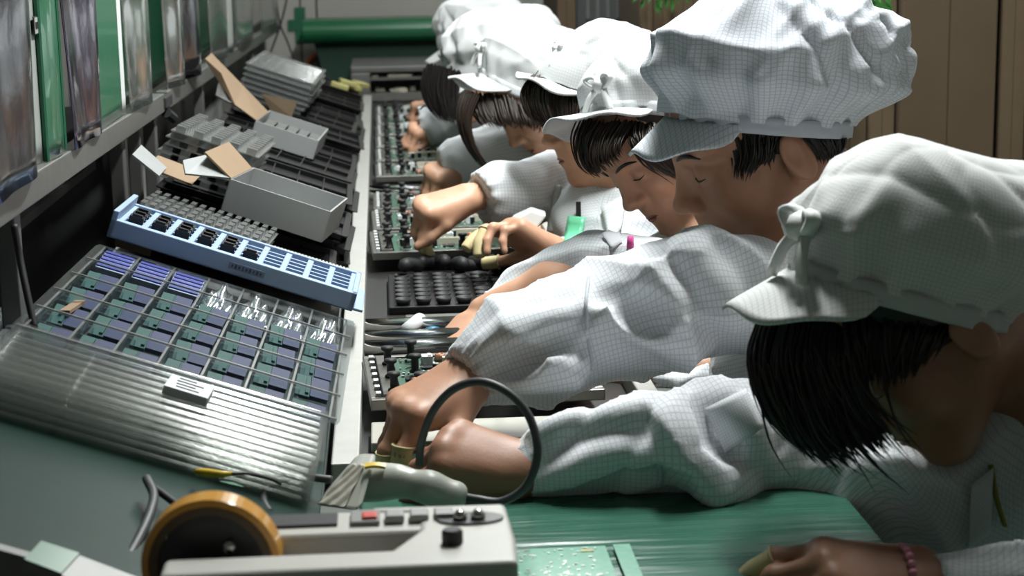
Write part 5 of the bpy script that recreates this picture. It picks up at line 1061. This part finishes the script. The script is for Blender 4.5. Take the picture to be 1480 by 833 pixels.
# --- the two bowed women beyond
person('woman worker fifth from the camera, long curved side lock hanging down', (787, 137, 3.68), 45, 6, 1.0, (840, 200, 3.75),
    [[(800, 225, 3.85), (735, 225, 3.85), (676, 237, 3.81)], [(880, 240, 3.65), (900, 330, 3.6), (800, 330, 3.55)]],
    [((672, 238, 3.81), (645, 246, 3.79), (-.3, -.4, .8), True, [(1.2, .9, .4)] * 4, (.3, .6), .92), ((800, 330, 3.55), (770, 330, 3.55), (0, -.3, .9), False, FIST, (.5, .5), .9)],
    [[(810, 215, 3.84, 46), (730, 218, 3.84, 42), (680, 232, 3.82, 35), (655, 240, 3.81, 28), (628, 246, 3.79, 21)], [(870, 240, 3.66, 42), (890, 320, 3.6, 36), (810, 330, 3.56, 26)],
     [(830, 215, 3.75, 46), (840, 280, 3.72, 70), (.58, 3.7, .6, .15, 'w'), (.64, 3.7, .60, .15, 'w')]],
    [((636, 243, 3.80), (-1, -.1, -.1), .06)],
    dict(a=.107, b=.086, H=.125, pf=1.1, pb=1.2, ps=1.15, sh=.0, seed=51, brim=(.06, .35, 66), pleat=.05, wr=.06, bow=(.35, .18, 1.2), side_dip=-.03),
    vox=.004, cvox=.007, hairm=M_hairb, fold=(18, .006, .9), capt=58, cap_off=(.0, .04),
    locks=[([[(672, 135, 3.6), (663, 165, 3.59), (672, 205, 3.59), (698, 240, 3.59), (722, 252, 3.59)], [(690, 138, 3.58), (678, 170, 3.575), (682, 205, 3.575), (700, 235, 3.58), (716, 250, 3.585)]], 160, 1.7, 1.8),
           ([[(676, 140, 3.62), (684, 165, 3.6), (698, 182, 3.59)], [(705, 138, 3.6), (712, 168, 3.58), (722, 184, 3.575)], [(740, 145, 3.59), (748, 172, 3.575), (752, 184, 3.575)], [(780, 160, 3.59), (785, 178, 3.58), (785, 190, 3.585)]], 320, 1.8, 2.4)],
    hips=(.66, 3.68, .54), hair_cut=(.8, -.6, .085, -.005))
person('woman worker sixth from the camera, face hidden by straight dark hair', (722, 112, 4.38), 45, 4, 1.05, (770, 170, 4.45),
    [[(735, 190, 4.6), (690, 188, 4.65), (644, 181, 4.68)], [(800, 210, 4.4), (800, 280, 4.35), (730, 270, 4.3)]],
    [((640, 182, 4.68), (618, 186, 4.66), (-.3, -.4, .8), True, [(1.0, .8, .3)] * 4, (.3, .5), .95), ((730, 270, 4.3), (710, 270, 4.3), (0, -.3, .9), False, FIST, (.5, .5), .9)],
    [[(745, 190, 4.58, 44), (690, 186, 4.62, 38), (640, 180, 4.66, 33), (608, 176, 4.68, 22)], [(790, 205, 4.42, 40), (795, 270, 4.36, 34), (740, 270, 4.32, 24)],
     [(755, 190, 4.46, 40), (765, 250, 4.43, 60), (.55, 4.42, .6, .15, 'w'), (.6, 4.42, .60, .15, 'w')]],
    [((606, 178, 4.69), (-1, 0, -.1), .06)],
    dict(a=.107, b=.09, H=.15, pf=1.35, pb=1.65, ps=1.4, sh=.03, seed=61, brim=(.085, .8, 62), pleat=.08, wr=.08),
    vox=.0045, cvox=.008, fold=(22, .007, .9), capt=40,
    locks=[([[(618, 95, 4.3), (612, 125, 4.3), (622, 155, 4.3), (642, 178, 4.3)], [(640, 100, 4.28), (636, 130, 4.28), (642, 160, 4.28), (652, 180, 4.28)], [(662, 105, 4.28), (660, 135, 4.28), (660, 160, 4.28), (662, 178, 4.28)]], 320, 1.8, 2.4)],
    hips=(.62, 4.4, .54), brows=False, hair_cut=(.8, -.6, .085, -.005))
person('farthest worker, only a white cap showing above the sixth', (700, 66, 5.15), 45, 0, 1.0, (745, 110, 5.2),
    [[(720, 140, 5.35), (680, 150, 5.4), (640, 150, 5.4)], [(770, 150, 5.1), (780, 200, 5.1), (730, 200, 5.1)]],
    [((640, 150, 5.4), (622, 152, 5.4), (0, 0, 1), True, FIST, (.5, .5), .9), ((730, 200, 5.1), (712, 200, 5.1), (0, 0, 1), False, FIST, (.5, .5), .9)],
    [[(725, 140, 5.33, 38), (685, 148, 5.4, 34), (645, 150, 5.4, 22)], [(765, 150, 5.12, 36), (775, 195, 5.1, 32), (735, 200, 5.1, 22)], [(735, 140, 5.2, 36), (745, 190, 5.2, 55), (.52, 5.2, .6, .15, 'w'), (.58, 5.2, .60, .15, 'w')]],
    [], dict(a=.107, b=.09, H=.13, pf=1.2, pb=1.4, ps=1.2, seed=71, brim=(.06, .6, 62)), vox=.006, cvox=.01, hips=(.6, 5.2, .54), brows=False)

# ================================================================ small things worn by the workers
def coat_pt(W, u, v, d0, off=.004):
    r = ray(u, v); r = r / np.linalg.norm(r); return surf(W[4], P(u, v, d0), r, 80) - r * off
def patch(W, name, m, quad, d0, n=8, off=.006, solid=.002):
    """a cloth piece lying on the smock, its corners measured in the photograph"""
    q = [np.array(x, float) for x in quad]
    def fn(a, b): p = (q[0] * (1 - a) + q[1] * a) * (1 - b) + (q[3] * (1 - a) + q[2] * a) * b; return coat_pt(W, p[0], p[1], d0, off)
    mb = MB().grid(fn, n, n); mb.uv = [(i % n * .012, i // n * .012) for i in range(n * n)]
    return mb.build(name, m, W[0], local=False, smooth=True, solid=solid)
def strip(W, name, m, pts, d0, r, off=.005, flat=.35):
    return MB().tube(spline([coat_pt(W, u, v, d0, off) for u, v in pts], 16), r, 6, flat=flat).build(name, m, W[0], local=False, smooth=True)
patch(W1, 'pocket', M_coat, [(1020, 590), (1078, 562), (1104, 618), (1048, 656)], 1.75)
strip(W2, 'sleeve_seam', M_coat, [(852, 392), (847, 440), (850, 490), (858, 535)], 1.9, .0022, .003)
strip(W1, 'sleeve_seam', M_coat, [(958, 582), (953, 620), (952, 660), (956, 700)], 1.75, .0022, .003)

# seams, collars, badge, pens, lanyards, bracelet, glasses
M_ygreen = mat('lanyard_yellow', (.30, .27, .05), .6); M_badge = mat('badge_green', (.16, .62, .36), .35); M_bead = mat('pink_bead', (.62, .22, .30), .2)
strip(W1, 'lanyard', M_ygreen, [(1432, 672), (1440, 720), (1452, 760)], 1.5, .006)
patch(W1, 'collar', M_coat, [(1405, 700), (1436, 676), (1432, 770), (1396, 800)], 1.5, off=.012)
wr_ = P(1338, 838, 1.61); ax = nz(P(1180, 830, 1.60) - wr_); wr_ = wr_ + ax * .022; e1 = nz(np.cross(ax, [0, 0, 1.])); e2 = np.cross(ax, e1)
bead = MB().lathe([(.0, -.0042), (.003, -.003), (.0042, 0), (.003, .003), (0, .0042)], 8).mesh('bead', True)
br = tag(MB().tube([wr_ + (e1 * math.cos(q) * 1.15 + e2 * math.sin(q)) * .0265 for q in np.linspace(0, 2 * math.pi, 25)], .0008, 5, cap=False).build('bracelet', M_pink, W1[0], local=False), 'pink bead bracelet')
for k in range(22): q = 2 * math.pi * k / 22; link(bead, 'bead', M_bead, br, local=False, loc=wr_ + (e1 * math.cos(q) * 1.15 + e2 * math.sin(q)) * .0275)
c0, c1, c2, c3 = (821, 312), (846, 314), (838, 356), (814, 354)
bd = patch(p4, 'id_badge', M_badge, [c0, c1, c2, c3], 2.8, 5, .010); bd['label'] = 'green name badge'
k0 = coat_pt(p4, 836, 303, 2.8, .012); MB().box(k0, (.008, .006, .026)).build('clip', M_black, bd, local=False)
strip(p4, 'lanyard', mat('grey_strap', (.28, .28, .26), .7), [(808, 268), (800, 300), (795, 335)], 2.8, .007)
patch(p4, 'collar', M_coat, [(868, 300), (905, 280), (898, 330), (880, 345)], 2.8, 6, .012)
patch(W3_, 'collar', M_coat, [(870, 338), (893, 326), (899, 350), (884, 360)], 2.45, 6, .007)
pn = coat_pt(W3_, 911, 352, 2.45, .010); o = MB().tube([pn + np.array([.004, 0, -.05]), pn + np.array([0, 0, -.004])], .004, 8).build('pen', M_paper, W3_[0], local=False, smooth=True)
MB().tube([pn + np.array([0, 0, -.006]), pn + np.array([0, -.001, .010])], [.0055, .0045], 8).build('pen_cap', M_pink, o, local=False, smooth=True)
q4, (f4, l4, u4) = p4[1], p4[3]
g = MB(); M_wire = mat('wire_frame', (.35, .32, .28), .25, .9)
for c in (-1, 1):
    g.tube([q4(.102 - .006 * abs(math.sin(a)), -.002 + .016 * math.sin(a), c * (.034 + .022 * math.cos(a))) for a in np.linspace(0, 2 * math.pi, 20)], .0009, 6, cap=False)
    g.tube([q4(.10, .002, c * .056), q4(.05, .004, c * .076), q4(-.002, .006, c * .08)], .0009, 6)
g.tube([q4(.104, .002, -.012), q4(.108, .005, 0), q4(.104, .002, .012)], .0009, 6)
gl = g.build('glasses', M_wire, p4[0], local=False, smooth=True); gl['label'] = 'thin wire glasses'
# things held or lying by the hands
tag(MB().add(*[[P(740, 318, 2.99), P(768, 305, 2.99), P(790, 312, 2.99), P(775, 332, 2.985), P(742, 335, 2.98)] + [x + np.array([.004, .05, .0]) for x in (P(740, 318, 2.99), P(768, 305, 2.99), P(790, 312, 2.99), P(775, 332, 2.985), P(742, 335, 2.98))], [(4, 3, 2, 1, 0), (5, 6, 7, 8, 9), (0, 1, 6, 5), (1, 2, 7, 6), (2, 3, 8, 7), (3, 4, 9, 8), (4, 0, 5, 9)]]).build('white_part', M_paper, bevel=.003), 'small white part held by the hand with yellow finger cots', 'part')
tag(MB().tube([pz(803, 572, .782), pz(803, 572, .782) + np.array([0, 0, .018])], [.0065, .003], 10).build('yellow_cone', mat('cone_yellow', (.5, .36, .12), .5), smooth=True), 'tiny yellow cone standing on the nearest pallet', 'part')
# pale smock hanging at the back, above the puffy cap
t = thing('hanging_smock', 'pale smock hanging among the cartons just above the puffy cap', 'smock', P(1185, 60, 4.1))
def hs_fn(i, j):
    a = 2 * math.pi * i; c = P(1180 + 4 * j, 75 - 160 * j, 4.1); k = .055 * (1.15 - .35 * j) * (1 + .13 * math.sin(5 * a + 3 * j) + .06 * math.sin(11 * a)); return c + np.array([math.cos(a) * k, math.sin(a) * k * .5, 0])
mb = MB().grid(hs_fn, 60, 30, wrap=True); mb.uv = [(i % 60 * .006, i // 60 * .008) for i in range(1800)]; mb.build('cloth', M_coatg, t, local=False, smooth=True, solid=.003)
top = P(1184, -85, 4.1); MB().tube([top, top + np.array([0, 0, .04]), top + np.array([0, .09, .05])], .004, 6).build('hook', M_alu, t, local=False)
